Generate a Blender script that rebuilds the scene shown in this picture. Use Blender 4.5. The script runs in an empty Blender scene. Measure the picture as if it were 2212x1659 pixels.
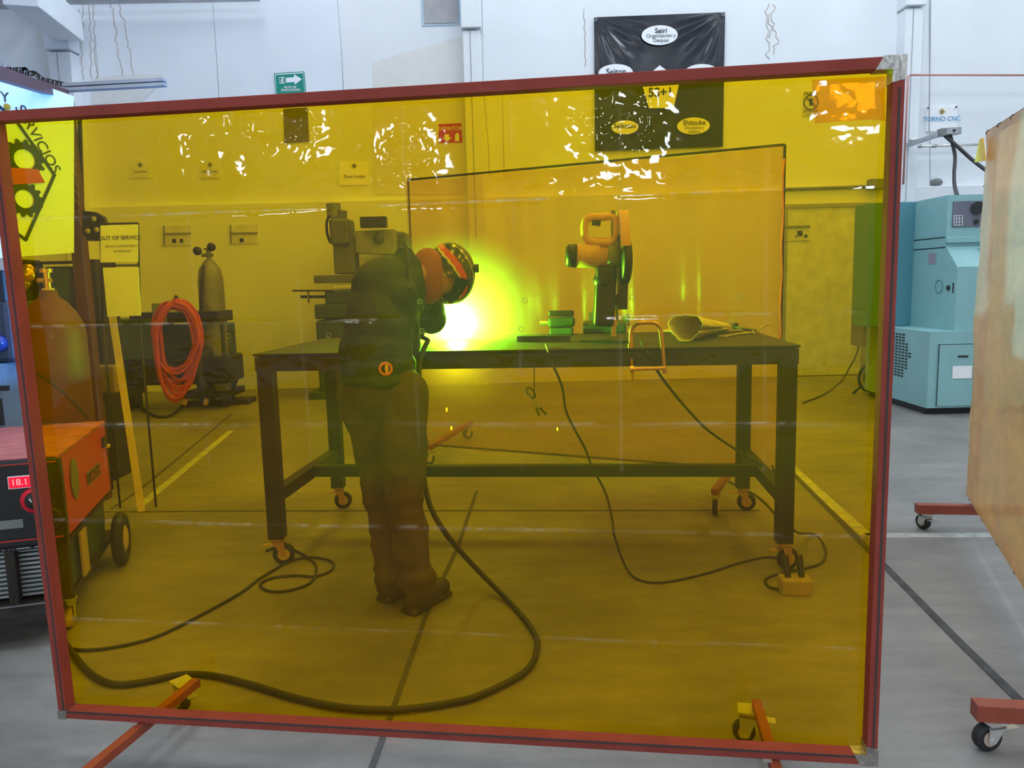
import bpy, math, random
import numpy as np
from mathutils import Vector, Matrix
random.seed(4)
V = Vector
sc = bpy.context.scene
COL = sc.collection

# ------------------------------------------------------------------ camera
FPX, CX, CY, EYE = 1650.0, 1106.0, 829.5, 1.40
_d = V((310, 12417, FPX)).normalized()
_X = V((1, -310/12417, 0)).normalized()
_Z = -_d
_Y = -(_X.cross(_Z))
if _Y.z < 0: _Y = -_Y
def ray(px, py):
    v = V((px-CX, py-CY, FPX)); return V((v.dot(_X), v.dot(_Y), v.dot(_Z)))
def P(px, py, y):
    r = ray(px, py); return V((0, 0, EYE)) + r*(y/r.y)
def G(px, py, z=0.0):
    r = ray(px, py); return V((0, 0, EYE)) + r*((z-EYE)/r.z)
def onplane(px, py, p0, n):
    r = ray(px, py); o = V((0, 0, EYE)); return o + r*((p0-o).dot(n)/r.dot(n))
cam = bpy.data.cameras.new('camera'); camo = bpy.data.objects.new('camera', cam); COL.objects.link(camo)
cam.sensor_width = 36; cam.lens = FPX/2212*36; cam.clip_start = 0.05
right = V((_X.x, _Y.x, _Z.x)); up = -V((_X.y, _Y.y, _Z.y)); back = -V((_X.z, _Y.z, _Z.z))
m = Matrix((right, up, back)).transposed().to_4x4(); m.translation = V((0, 0, EYE))
camo.matrix_world = m
sc.camera = camo

# ------------------------------------------------------------------ world, view, light
w = bpy.data.worlds.new('world'); sc.world = w; w.use_nodes = True
bg = w.node_tree.nodes['Background']; bg.inputs[0].default_value = (0.72, 0.84, 1.0, 1); bg.inputs[1].default_value = 0.55
sc.view_settings.view_transform = 'Standard'; sc.view_settings.look = 'None'
sc.view_settings.exposure = 0.27; sc.view_settings.gamma = 1
SKY = 11.0      # strength of the roof lights

# ------------------------------------------------------------------ materials
def mat(name, col, rough=0.6, metal=0.0, var=0.12, scale=6.0, bump=0.0, bscale=40.0, emit=None, es=0.0, spec=0.5, coat=0.0):
    m = bpy.data.materials.new(name); m.use_nodes = True
    nt = m.node_tree; b = nt.nodes['Principled BSDF']
    b.inputs['Roughness'].default_value = rough; b.inputs['Metallic'].default_value = metal
    b.inputs['Specular IOR Level'].default_value = spec; b.inputs['Coat Weight'].default_value = coat
    tc = nt.nodes.new('ShaderNodeTexCoord')
    n = nt.nodes.new('ShaderNodeTexNoise'); n.inputs['Scale'].default_value = scale; n.inputs['Detail'].default_value = 6
    nt.links.new(tc.outputs['Object'], n.inputs['Vector'])
    r = nt.nodes.new('ShaderNodeValToRGB')
    r.color_ramp.elements[0].position = .3; r.color_ramp.elements[1].position = .7
    r.color_ramp.elements[0].color = [max(0, c*(1-var)) for c in col]+[1]
    r.color_ramp.elements[1].color = [min(1, c*(1+var)) for c in col]+[1]
    nt.links.new(n.outputs['Fac'], r.inputs['Fac']); nt.links.new(r.outputs['Color'], b.inputs['Base Color'])
    if bump:
        n2 = nt.nodes.new('ShaderNodeTexNoise'); n2.inputs['Scale'].default_value = bscale; n2.inputs['Detail'].default_value = 5
        nt.links.new(tc.outputs['Object'], n2.inputs['Vector'])
        bp = nt.nodes.new('ShaderNodeBump'); bp.inputs['Strength'].default_value = bump; bp.inputs['Distance'].default_value = .02
        nt.links.new(n2.outputs['Fac'], bp.inputs['Height']); nt.links.new(bp.outputs['Normal'], b.inputs['Normal'])
    if emit:
        b.inputs['Emission Color'].default_value = list(emit)+[1]; b.inputs['Emission Strength'].default_value = es
    return m

def film_mat(name, tint, haze, hazefac, rough=0.04, bump=0.25, refl=1.0, tl=.5):
    m = bpy.data.materials.new(name); m.use_nodes = True
    nt = m.node_tree; nt.nodes.clear(); N = nt.nodes.new; L = nt.links.new
    out = N('ShaderNodeOutputMaterial'); tr = N('ShaderNodeBsdfTransparent'); tr.inputs[0].default_value = tint+(1,)
    tls = N('ShaderNodeBsdfTranslucent'); tls.inputs[0].default_value = haze+(1,)
    df = N('ShaderNodeBsdfDiffuse'); df.inputs[0].default_value = haze+(1,)
    gl = N('ShaderNodeBsdfGlossy'); gl.inputs['Roughness'].default_value = rough; gl.inputs[0].default_value = (1, 1, 1, 1)
    tc = N('ShaderNodeTexCoord')
    # scuffs and smears raise the milky part a little
    n1 = N('ShaderNodeTexNoise'); n1.inputs['Scale'].default_value = 2.2; n1.inputs['Detail'].default_value = 8; n1.inputs['Roughness'].default_value = .65
    mp = N('ShaderNodeMapping'); mp.inputs['Scale'].default_value = (1, 1, 2.0); mp.inputs['Rotation'].default_value = (0, .5, 0)
    L(tc.outputs['Object'], mp.inputs[0]); L(mp.outputs[0], n1.inputs['Vector'])
    mr = N('ShaderNodeMapRange'); mr.inputs['From Min'].default_value = .35; mr.inputs['From Max'].default_value = .75
    mr.inputs['To Min'].default_value = hazefac*.75; mr.inputs['To Max'].default_value = hazefac*1.5
    L(n1.outputs['Fac'], mr.inputs[0])
    a = N('ShaderNodeAddShader'); hz = N('ShaderNodeMixShader'); hz.inputs[0].default_value = 1-tl
    L(tls.outputs[0], hz.inputs[1]); L(df.outputs[0], hz.inputs[2])
    mx = N('ShaderNodeMixShader'); L(mr.outputs[0], mx.inputs[0]); L(tr.outputs[0], mx.inputs[1]); L(hz.outputs[0], mx.inputs[2])
    n2 = N('ShaderNodeTexNoise'); n2.inputs['Scale'].default_value = 9; n2.inputs['Detail'].default_value = 3
    L(tc.outputs['Object'], n2.inputs['Vector'])
    bp = N('ShaderNodeBump'); bp.inputs['Strength'].default_value = bump; bp.inputs['Distance'].default_value = .01
    L(n2.outputs['Fac'], bp.inputs['Height'])
    fr = N('ShaderNodeFresnel'); fr.inputs[0].default_value = 1.5; L(bp.outputs[0], fr.inputs['Normal']); L(bp.outputs[0], gl.inputs['Normal'])
    ml = N('ShaderNodeMath'); ml.operation = 'MULTIPLY'; ml.inputs[1].default_value = refl; L(fr.outputs[0], ml.inputs[0])
    m2 = N('ShaderNodeMixShader'); L(ml.outputs[0], m2.inputs[0]); L(mx.outputs[0], m2.inputs[1]); L(gl.outputs[0], m2.inputs[2])
    at = N('ShaderNodeAttribute'); at.attribute_name = 'crease'      # vinyl whitened along its folds
    wd_ = N('ShaderNodeBsdfDiffuse'); wd_.inputs[0].default_value = (.8, .72, .5, 1)
    m3 = N('ShaderNodeMixShader'); L(at.outputs['Fac'], m3.inputs[0]); L(m2.outputs[0], m3.inputs[1]); L(wd_.outputs[0], m3.inputs[2])
    L(m3.outputs[0], out.inputs['Surface'])
    return m

M_film = film_mat('amber_film', (1.0, .585, .005), (1.0, .56, .004), .045, refl=.5, tl=.72)
M_film2 = film_mat('orange_film', (.88, .68, .35), (.85, .55, .08), .16, rough=.25, refl=.5)
M_film3 = film_mat('dusty_orange_film', (.92, .58, .24), (.84, .47, .12), .74, rough=.35, refl=.6)
M_patch = film_mat('amber_film_patch', (1.0, .80, .25), (.9, .4, .01), .12, refl=.25)
M_red = mat('red_oxide_paint', (.30, .060, .045), .7, spec=.12, var=.12, scale=9, bump=.05)
M_redside = M_red
M_weldbare = mat('ground_bare_steel', (.42, .41, .38), .3, .85, var=.3, scale=40, bump=.3, bscale=60)
M_seam = mat('dark_seam', (.07, .065, .06), .9, spec=.1)
M_orange = mat('orange_red_leg_paint', (.30, .062, .032), .5, var=.2)
M_wall = mat('white_wall_paint', (.80, .83, .86), .75, var=.035, scale=1.2, bump=.08, bscale=3)
M_patchw = mat('cream_wall_tone', (.76, .75, .72), .8, var=.03)
M_stain = mat('rust_run', (.50, .42, .36), .9)
M_crack = mat('wall_crack', (.42, .44, .46), .9)
M_line = mat('worn_floor_paint', (.45, .47, .44), .7, var=.25, scale=12)
M_joint = mat('floor_joint', (.075, .075, .075), .9, var=.3, scale=15)
M_steel = mat('dark_mill_steel', (.034, .029, .024), .55, .4, var=.3, scale=8)
M_black = mat('black_plastic', (.012, .012, .014), .4)
M_rubber = mat('black_rubber', (.02, .02, .02), .65)
M_gray = mat('galvanised_grey', (.42, .43, .45), .4, .6)
M_chrome = mat('zinc_plated', (.70, .70, .66), .3, .6)
M_teal = mat('turquoise_machine_paint', (.27, .50, .50), .5, var=.04)
M_teald = mat('deep_turquoise_panel', (.09, .27, .32), .5, var=.05)
M_panelg = mat('control_panel_grey', (.16, .16, .20), .4)
M_paper = mat('white_paper', (.93, .93, .94), .7, var=.02)
M_green = mat('sign_green', (.0, .27, .19), .5, var=.04)
M_white = mat('sign_white', (.90, .91, .93), .6, var=.02)
M_signred = mat('sign_red', (.55, .03, .02), .5)
M_blacktxt = mat('print_black', (.02, .02, .025), .6)
M_bluetxt = mat('print_blue', (.05, .28, .55), .6)
M_goldtxt = mat('print_gold', (.5, .33, .03), .6)
M_vinyl = mat('black_vinyl', (.018, .020, .028), .22, var=.2, bump=.15, bscale=4)
M_cyl = mat('rusty_brown_cylinder', (.15, .052, .022), .6, .1, var=.25, scale=5)
M_cylg = mat('grey_gas_cylinder', (.22, .22, .22), .4, .2)
M_brass = mat('brass', (.75, .48, .15), .3, .9)
M_wred = mat('welder_red', (.60, .035, .025), .38, var=.05)
M_wtop = mat('pinkish_welder_top', (.48, .14, .14), .75, var=.25, scale=14)  # paler, pinker red than the casing
M_disp = mat('red_led_window', (.3, 0, .02), .3, emit=(.9, .01, .04), es=.7)
M_digit = mat('led_digit', (1, .1, .1), .3, emit=(1, .25, .25), es=1.6)
M_yel = mat('yellow_paint', (.80, .62, .08), .55, var=.1)
M_hose = mat('orange_red_hose', (.62, .07, .04), .45)
M_cable = mat('black_cable', (.025, .025, .025), .55)
M_jacket = mat('dark_green_jacket', (.016, .038, .026), .65, var=.3, scale=7, bump=.9, bscale=8)
M_pants = mat('brown_work_trousers', (.075, .055, .035), .85, var=.3, scale=6, bump=.8, bscale=9)
M_boot = mat('dark_brown_boot', (.035, .024, .018), .5, bump=.3)
M_glove = mat('tan_welding_glove', (.30, .17, .06), .75, bump=.4)
M_helm = mat('black_helmet', (.03, .035, .03), .25, coat=.4)
M_hstripe = mat('helmet_red', (.65, .06, .03), .35)
M_hlime = mat('helmet_lime', (.65, .75, .12), .35)
M_skin = mat('skin', (.42, .22, .14), .5)
M_sawyel = mat('saw_yellow', (.72, .42, .03), .45)
M_dull = mat('dull_machine_grey', (.20, .22, .21), .5)
M_dgreen = mat('machine_dark_green', (.03, .07, .055), .5, var=.3)
M_kraft = mat('crumpled_light_sheet', (.85, .82, .66), .35, .2, bump=.6)
M_pink = mat('cream_wheel', (.55, .42, .33), .6)
M_wood = mat('dusty_cardboard', (.40, .33, .22), .8)

# floor
def floor_mat():
    m = bpy.data.materials.new('worn_concrete'); m.use_nodes = True
    nt = m.node_tree; b = nt.nodes['Principled BSDF']; N = nt.nodes.new; L = nt.links.new
    tc = N('ShaderNodeTexCoord')
    n = N('ShaderNodeTexNoise'); n.inputs['Scale'].default_value = .9; n.inputs['Detail'].default_value = 10; n.inputs['Roughness'].default_value = .6
    n2 = N('ShaderNodeTexNoise'); n2.inputs['Scale'].default_value = 5; n2.inputs['Detail'].default_value = 8; n2.inputs['Roughness'].default_value = .7
    mp = N('ShaderNodeMapping'); mp.inputs['Scale'].default_value = (.5, 1.6, 1)
    L(tc.outputs['Object'], n.inputs['Vector']); L(tc.outputs['Object'], mp.inputs[0]); L(mp.outputs[0], n2.inputs['Vector'])
    r = N('ShaderNodeValToRGB'); r.color_ramp.elements[0].position = .3; r.color_ramp.elements[1].position = .72
    r.color_ramp.elements[0].color = (.19, .178, .16, 1); r.color_ramp.elements[1].color = (.37, .345, .31, 1)
    r2 = N('ShaderNodeValToRGB'); r2.color_ramp.elements[0].position = .35; r2.color_ramp.elements[1].position = .7
    r2.color_ramp.elements[0].color = (.66, .66, .67, 1); r2.color_ramp.elements[1].color = (1, 1, 1, 1)
    L(n.outputs['Fac'], r.inputs[0]); L(n2.outputs['Fac'], r2.inputs[0])
    mx = N('ShaderNodeMix'); mx.data_type = 'RGBA'; mx.blend_type = 'MULTIPLY'; mx.inputs[0].default_value = 1
    L(r.outputs[0], mx.inputs[6]); L(r2.outputs[0], mx.inputs[7]); L(mx.outputs[2], b.inputs['Base Color'])
    mr = N('ShaderNodeMapRange'); mr.inputs['To Min'].default_value = .45; mr.inputs['To Max'].default_value = .75
    L(n2.outputs['Fac'], mr.inputs[0]); L(mr.outputs[0], b.inputs['Roughness'])
    return m
M_floor = floor_mat()

# ------------------------------------------------------------------ geometry helpers
WLOC = {}
class MB:
    def __init__(s): s.v = []; s.f = []; s.sm = []; s.mi = []; s.cur = 0
    def add(s, vs, fs, smooth=False):
        o = len(s.v); s.v += [V(a) for a in vs]
        for f in fs: s.f.append([i+o for i in f]); s.sm.append(smooth); s.mi.append(s.cur)
        return s
    def box(s, c, size, rot=None, bev=0.0):
        c = V(c); sx, sy, sz = [a/2 for a in size]
        R = rot if rot is not None else Matrix.Identity(3)
        if bev <= 0:
            vs = [c + R @ V((x*sx, y*sy, z*sz)) for x in (-1, 1) for y in (-1, 1) for z in (-1, 1)]
            return s.add(vs, [(0, 1, 3, 2), (4, 6, 7, 5), (0, 4, 5, 1), (2, 3, 7, 6), (0, 2, 6, 4), (1, 5, 7, 3)])
        import bmesh
        bm = bmesh.new(); bmesh.ops.create_cube(bm, size=1)
        for v in bm.verts: v.co = V((v.co.x*size[0], v.co.y*size[1], v.co.z*size[2]))
        bmesh.ops.bevel(bm, geom=bm.edges[:], offset=min(bev, min(size)*.45), segments=2, affect='EDGES', profile=.5)
        bm.verts.index_update()
        s.add([c + R @ v.co for v in bm.verts], [[v.index for v in f.verts] for f in bm.faces]); bm.free(); return s
    def bar(s, a, b, w, h, upv=(0, 0, 1), bev=0.0):
        a = V(a); b = V(b); d = (b-a); L = d.length; d.normalize(); u = V(upv)
        if abs(d.dot(u)) > .97: u = V((0, 1, 0))
        sx = d.cross(u).normalized(); uz = sx.cross(d).normalized()
        R = Matrix((d, sx, uz)).transposed()
        return s.box((a+b)/2, (L, w, h), R, bev)
    def cyl(s, a, b, r1, r2=None, n=20, caps=True):
        r2 = r1 if r2 is None else r2
        a = V(a); b = V(b); d = (b-a).normalized(); u = V((0, 0, 1)) if abs(d.z) < .9 else V((1, 0, 0))
        x = d.cross(u).normalized(); y = d.cross(x)
        vs = []
        for p, r in ((a, r1), (b, r2)):
            for i in range(n):
                t = 2*math.pi*i/n; vs.append(p + x*(r*math.cos(t)) + y*(r*math.sin(t)))
        s.add(vs, [(i, (i+1) % n, n+(i+1) % n, n+i) for i in range(n)], True)
        if caps:
            s.add(vs[:n], [list(range(n))[::-1]]); s.add(vs[n:], [list(range(n))])
        return s
    def lathe(s, base, axis, prof, n=28):
        a = V(base); d = V(axis).normalized(); u = V((0, 0, 1)) if abs(d.z) < .9 else V((1, 0, 0))
        x = d.cross(u).normalized(); y = d.cross(x); vs = []
        for (r, h) in prof:
            for i in range(n):
                t = 2*math.pi*i/n; vs.append(a + d*h + x*(r*math.cos(t)) + y*(r*math.sin(t)))
        fs = [(k*n+i, k*n+(i+1) % n, (k+1)*n+(i+1) % n, (k+1)*n+i) for k in range(len(prof)-1) for i in range(n)]
        return s.add(vs, fs, True)
    def tube(s, pts, r, n=10, closed=False):
        pts = [V(p) for p in pts]; m = len(pts); vs = []; prev = None
        rr = r if hasattr(r, '__len__') else [r]*m
        for i, p in enumerate(pts):
            if closed: d = pts[(i+1) % m]-pts[i-1]
            else: d = pts[min(i+1, m-1)]-pts[max(i-1, 0)]
            d.normalize()
            if prev is None: u = V((0, 0, 1)) if abs(d.z) < .9 else V((1, 0, 0)); x = d.cross(u).normalized()
            else: x = (prev - d*prev.dot(d)).normalized()
            prev = x; y = d.cross(x)
            for k in range(n):
                t = 2*math.pi*k/n; vs.append(p + x*(rr[i]*math.cos(t)) + y*(rr[i]*math.sin(t)))
        rng = range(m if closed else m-1)
        fs = [(i*n+k, i*n+(k+1) % n, ((i+1) % m)*n+(k+1) % n, ((i+1) % m)*n+k) for i in rng for k in range(n)]
        if not closed: fs += [list(range(n))[::-1], [(m-1)*n+k for k in range(n)]]
        return s.add(vs, fs, True)
    def ell(s, c, rad, R=None, nu=20, nv=12):
        c = V(c); R = R if R is not None else Matrix.Identity(3)
        if not hasattr(rad, '__len__'): rad = (rad,)*3
        vs = [c + R @ V((0, 0, rad[2]))]
        for j in range(1, nv):
            ph = math.pi*j/nv
            for i in range(nu):
                t = 2*math.pi*i/nu
                vs.append(c + R @ V((rad[0]*math.sin(ph)*math.cos(t), rad[1]*math.sin(ph)*math.sin(t), rad[2]*math.cos(ph))))
        vs.append(c + R @ V((0, 0, -rad[2]))); fs = []
        for i in range(nu): fs.append((0, 1+i, 1+(i+1) % nu))
        for j in range(nv-2):
            for i in range(nu):
                a = 1+j*nu+i; b = 1+j*nu+(i+1) % nu; fs.append((a, a+nu, b+nu, b))
        L = len(vs)-1; o = 1+(nv-2)*nu
        for i in range(nu): fs.append((o+i, L, o+(i+1) % nu))
        return s.add(vs, fs, True)
    def prism(s, poly, ext):
        """poly: list of 3D points (planar), ext: vector"""
        n = len(poly); p = [V(a) for a in poly]; q = [a+V(ext) for a in p]
        s.add(p+q, [list(range(n))[::-1], list(range(n, 2*n))] + [(i, (i+1) % n, n+(i+1) % n, n+i) for i in range(n)])
        return s
    def torus(s, c, axis, R, r, n=28, k=8):
        d = V(axis).normalized(); u = V((0, 0, 1)) if abs(d.z) < .9 else V((1, 0, 0)); x = d.cross(u).normalized(); y = d.cross(x)
        return s.tube([V(c)+x*(R*math.cos(2*math.pi*i/n))+y*(R*math.sin(2*math.pi*i/n)) for i in range(n)], r, k, True)
    def build(s, name, material, parent=None, loc=None):
        if parent is not None: base = WLOC[parent.name]
        if loc is None:
            if parent is None:
                xs = [a.x for a in s.v]; ys = [a.y for a in s.v]; zs = [a.z for a in s.v]
                loc = V(((min(xs)+max(xs))/2, (min(ys)+max(ys))/2, min(zs)))
            else: loc = base
        me = bpy.data.meshes.new(name)
        me.from_pydata([tuple(a-V(loc)) for a in s.v], [], s.f)
        me.polygons.foreach_set('use_smooth', s.sm)
        mats = material if isinstance(material, (list, tuple)) else [material]
        for q in mats: me.materials.append(q)
        if len(mats) > 1: me.polygons.foreach_set('material_index', s.mi)
        me.update()
        o = bpy.data.objects.new(name, me); COL.objects.link(o)
        if parent is not None: o.parent = parent; o.location = V(loc)-base
        else: o.location = loc
        WLOC[o.name] = V(loc); return o

def thing(name, label, cat, loc, group=None):
    o = bpy.data.objects.new(name, None); COL.objects.link(o); o.location = loc; o.empty_display_size = .1
    WLOC[o.name] = V(loc); o['label'] = label; o['category'] = cat
    if group: o['group'] = group
    return o
def tag(o, label, cat, group=None, kind=None):
    o['label'] = label; o['category'] = cat
    if group: o['group'] = group
    if kind: o['kind'] = kind
    return o
def struct(o): o['kind'] = 'structure'; return o
def smooth(o, lv=1):
    md = o.modifiers.new('sub', 'SUBSURF'); md.levels = lv; md.render_levels = lv; return o
def remesh(o, vs, it=8, fac=.6):
    md = o.modifiers.new('remesh', 'REMESH'); md.mode = 'VOXEL'; md.voxel_size = vs; md.use_smooth_shade = True
    ms = o.modifiers.new('smooth', 'SMOOTH'); ms.factor = fac; ms.iterations = it; return o
def wrinkle(o, strength, size):
    tx = bpy.data.textures.new('folds', 'MARBLE'); tx.noise_scale = size; tx.turbulence = 6; tx.noise_depth = 2
    md = o.modifiers.new('folds', 'DISPLACE'); md.texture = tx; md.strength = strength; md.mid_level = .5; md.texture_coords = 'LOCAL'
def text(txt, pos, size, material, parent, name='lettering', rx=(1, 0, 0), uz=(0, 0, 1), align='CENTER', bold=0.0, sx=1.0, sy=None):
    cu = bpy.data.curves.new('t', 'FONT'); cu.body = txt; cu.size = 1; cu.align_x = align; cu.align_y = 'CENTER'
    cu.extrude = .004; cu.offset = bold
    o = bpy.data.objects.new('t', cu); COL.objects.link(o)
    me = bpy.data.meshes.new_from_object(o.evaluated_get(bpy.context.evaluated_depsgraph_get()))
    bpy.data.objects.remove(o)
    rx = V(rx).normalized(); uz = V(uz).normalized(); n = rx.cross(uz)
    me.transform(Matrix.Diagonal((size*sx, size, size*.3, 1)))
    me.transform(Matrix((rx, uz, n)).transposed().to_4x4())
    me.name = name; me.materials.clear(); me.materials.append(material)
    q = bpy.data.objects.new(name, me); COL.objects.link(q); q.parent = parent
    q.location = V(pos)-WLOC[parent.name]; WLOC[q.name] = V(pos); return q
def spline(pts, n=10):
    pts = [V(p) for p in pts]; out = []; m = len(pts)
    for i in range(m-1):
        p0 = pts[max(i-1, 0)]; p1 = pts[i]; p2 = pts[i+1]; p3 = pts[min(i+2, m-1)]
        for k in range(n):
            t = k/n
            out.append(.5*((2*p1)+(p2-p0)*t+(2*p0-5*p1+4*p2-p3)*t*t+(3*p1-p0-3*p2+p3)*t**3))
    out.append(pts[-1]); return out

# ------------------------------------------------------------------ the setting
struct(MB().box((1, 3.5, -.1), (20, 23, .2)).build('floor', M_floor))
WY = 10.7       # upper wall
LEDGE = 2.556
struct(MB().box((1, WY+.15, 4), (20, .3, 8.2)).build('wall_back', M_wall))
wb = bpy.data.objects['wall_back']
struct(MB().box((1, WY-.05, LEDGE/2), (19.6, .1, LEDGE), bev=.01).build('trim_1', M_wall))
struct(MB().box((-9.05, 3.5, 4), (.1, 14, 8.2)).build('wall_left', mat('grey_side_wall', (.30, .32, .36), .8)))
struct(MB().box((11.05, 3.5, 4), (.1, 14, 8.2)).build('wall_right', M_wall))
struct(MB().box((1, 3.5, 8.15), (20, 23, .1)).build('ceiling', mat('roof_sheet', (.45, .47, .5), .6)))
M_sky = mat('translucent_roof_light', (.8, .85, .9), .5, emit=(.86, .94, 1.0), es=SKY)
k = 0
for (x, y) in ((-3, 8.4), (1, 8.4), (4.5, 8.4), (8.5, 8.4), (-3, 3), (1, 3), (5, 3), (8.5, 3), (0, -3), (4, -3), (8, -3)):
    k += 1
    struct(MB().box((x, y, 8.08), (.9, 2.6, .04)).build('unseen_pane_%d' % k, M_sky))

# front wall above the open roller door behind the camera, and the material of the added glint panes
struct(MB().box((1, -7.6, 5.6), (20, .2, 5.2)).build('wall_front', mat('front_wall_paint', (.55, .57, .6), .8)))
M_glint_pane = mat('added_glint_pane', (.9, .95, 1), .4, emit=(.95, .98, 1.0), es=42)
# columns on the back wall
def column(x0, x1, ycap, nm, depth=.22):
    a = P(x0, 200, WY-depth).x; b = P(x1, 200, WY-depth).x; zc = P(x0, ycap, WY-depth).z
    mb = MB().box(((a+b)/2, WY-depth/2, zc/2), (b-a, depth, zc), bev=.01)
    mb.box(((a+b)/2, WY-depth/2-.02, zc+1.6), (b-a+.03, depth+.04, 3.15), bev=.01)
    c = struct(mb.build(nm, M_wall))
    mid = a+(b-a)*.42
    MB().box((mid, WY-depth-.002, zc/2+1), (.014, .004, zc-2)).build('seam', M_crack, c)
    return c
column(110, 160, 112, 'trim_2')
column(1003, 1041, 66, 'trim_3')
column(1950, 1988, 18, 'trim_4')
# haunched roof beam at the left column
bm_ = MB(); bm_.bar(P(148, 60, WY-.2), P(40, -25, 8.6), .34, .34, bev=.01)
struct(bm_.build('trim_5', M_wall))
bm_ = MB(); bm_.bar(P(60, 6, WY-.3), P(-260, 10, WY-.3), .10, .12); bm_.bar(P(60, 6, WY-.2), P(560, -3, WY-.2), .06, .05)
struct(bm_.build('trim_6', M_gray))
# wall seams, cracks, runs
def wallline(pts, r, m_, nm='crack'):
    MB().tube([V((p.x, WY-.001, p.z)) for p in [P(a, b, WY) for a, b in pts]], r, 5).build(nm, m_, wb)
for pts in ([(459, -5), (466, 90), (474, 225)], [(728, -5), (738, 110), (742, 195)], [(205, 80), (211, 150), (217, 225)], [(165, 70), (172, 180), (176, 225)], [(1041, 0), (1044, 175), (1056, 330), (1058, 380)],
            [(2007, 0), (2009, 402)], [(1085, 200), (1089, 370)]):
    wallline(pts, .004, M_crack, 'panel_joint')
def run(x0, y0, y1, amp, drift, seed):
    rr = random.Random(seed); pts = []; x = x0; y = y0
    while y < y1:
        pts.append((x + rr.uniform(-amp, amp), y)); x += drift; y += rr.uniform(5, 12)
    wallline(pts, .006, M_stain, 'rust_run')
for i, a in enumerate([(192, 8, 215, 3, .3), (201, 5, 210, 3, .4), (240, 2, 215, 4, 1.2), (258, 2, 215, 4, 1.6), (172, 20, 180, 4, .3), (178, 10, 90, 3, 0),
                       (1658, 8, 130, 6, .0), (1672, 10, 120, 8, .3), (1664, 30, 90, 5, 0), (1262, 20, 150, 2, .2)]): run(*a, seed=i)
MB().prism([P(a, b, WY-.004) for a, b in ((806, 135), (870, 115), (930, 98), (1003, 78), (1003, 420), (806, 420))], (0, -.004, 0)).build('cream_patch', M_patchw, wb)  # flat patches slightly warmer in tone than the wall
MB().prism([P(a, b, WY-.004) for a, b in ((198, 172), (250, 163), (350, 160), (352, 176), (300, 225), (198, 225))], (0, -.003, 0)).build('cream_patch', M_patchw, wb)
# floor joints and painted lines
fl = bpy.data.objects['floor']; WLOC['floor'] = V(fl.location)
def strip(pts, wdt, m_, nm, z=.002):
    mb = MB()
    for (a, b) in zip(pts[:-1], pts[1:]):
        A = G(*a); B = G(*b); A.z = B.z = z/2; mb.bar(A, B, wdt, z)
    return mb.build(nm, m_, fl)
strip([(1690, 1000), (1920, 1232), (2070, 1385), (2260, 1570)], .035, M_joint, 'expansion_joint', .003)
strip([(1030, 1060), (990, 1180), (920, 1330), (850, 1530), (796, 1680)], .020, M_joint, 'expansion_joint', .003)
strip([(0, 1108), (560, 1104), (1640, 1103)], .014, M_joint, 'expansion_joint', .003)
strip([(500, 895), (300, 1060), (240, 1100)], .02, M_joint, 'expansion_joint', .003)
strip([(1690, 992), (1872, 1157), (2160, 1156)], .07, M_line, 'floor_line', .002)
strip([(500, 930), (300, 1095)], .06, M_line, 'floor_line', .002)

# closed door panel in the lower wall, right
dz = P(1750, 445, WY-.1).z; dx0 = P(1692, 600, WY-.1).x; dx1 = P(1868, 600, WY-.1).x
d = struct(MB().box(((dx0+dx1)/2, WY-.115, dz/2), (dx1-dx0, .03, dz-.02), bev=.005).build('door_1', mat('grey_white_door', (.66, .68, .68), .5)))
for a, b in (((dx0, dz), (dx1, dz)), ((dx1, dz), (dx1, 0)), ((dx0, dz), (dx0, 0))):
    MB().bar((a[0], WY-.12, a[1]), (b[0], WY-.12, b[1]), .06, .05).build('door_frame', M_gray, d)

# ------------------------------------------------------------------ casters
def caster(parent, x, y, ztop, rad, ang, rimmat=M_rubber, forkmat=M_chrome, brake=True):
    """swivel caster; wheel trails towards ang"""
    d = V((math.cos(ang), math.sin(ang), 0)); s_ = V((-d.y, d.x, 0)); c = V((x, y, 0)) + d*rad*.45; c.z = rad
    R = Matrix((d, s_, V((0, 0, 1)))).transposed()
    mb = MB(); mb.box((x, y, ztop-.003), (.07, .06, .006), R); mb.cyl((x, y, ztop-.02), (x, y, ztop-.005), .022, .026)
    for q in (-1, 1):
        off = s_*(.021*q); a = V((x, y, ztop-.018))
        mb.prism([a-d*.022+off, a+d*.03+off, c+d*.012+off-V((0, 0, .012)), c-d*.012+off-V((0, 0, .012))], s_*(.003*q))
    mb.box((x, y, ztop-.02), (.055, .048, .004), R)
    mb.cyl(c-s_*.026, c+s_*.026, .007)
    if brake: mb.box(V((x, y, ztop-.032))-d*.045, (.06, .03, .004), R)
    f_ = mb.build('caster', forkmat, parent)
    wm = MB(); wm.lathe(c-s_*.015, s_, [(0, 0), (rad*.6, 0), (rad*.64, -.001), (rad*.94, .001), (rad, .007), (rad, .023), (rad*.94, .029), (rad*.64, .031), (rad*.6, .030), (0, .03)])
    wm.build('wheel', rimmat, f_)
    hb = MB(); hb.cyl(c-s_*.0175, c+s_*.0175, rad*.55); hb.build('wheel_hub', M_pink, f_)
    return f_

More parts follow.
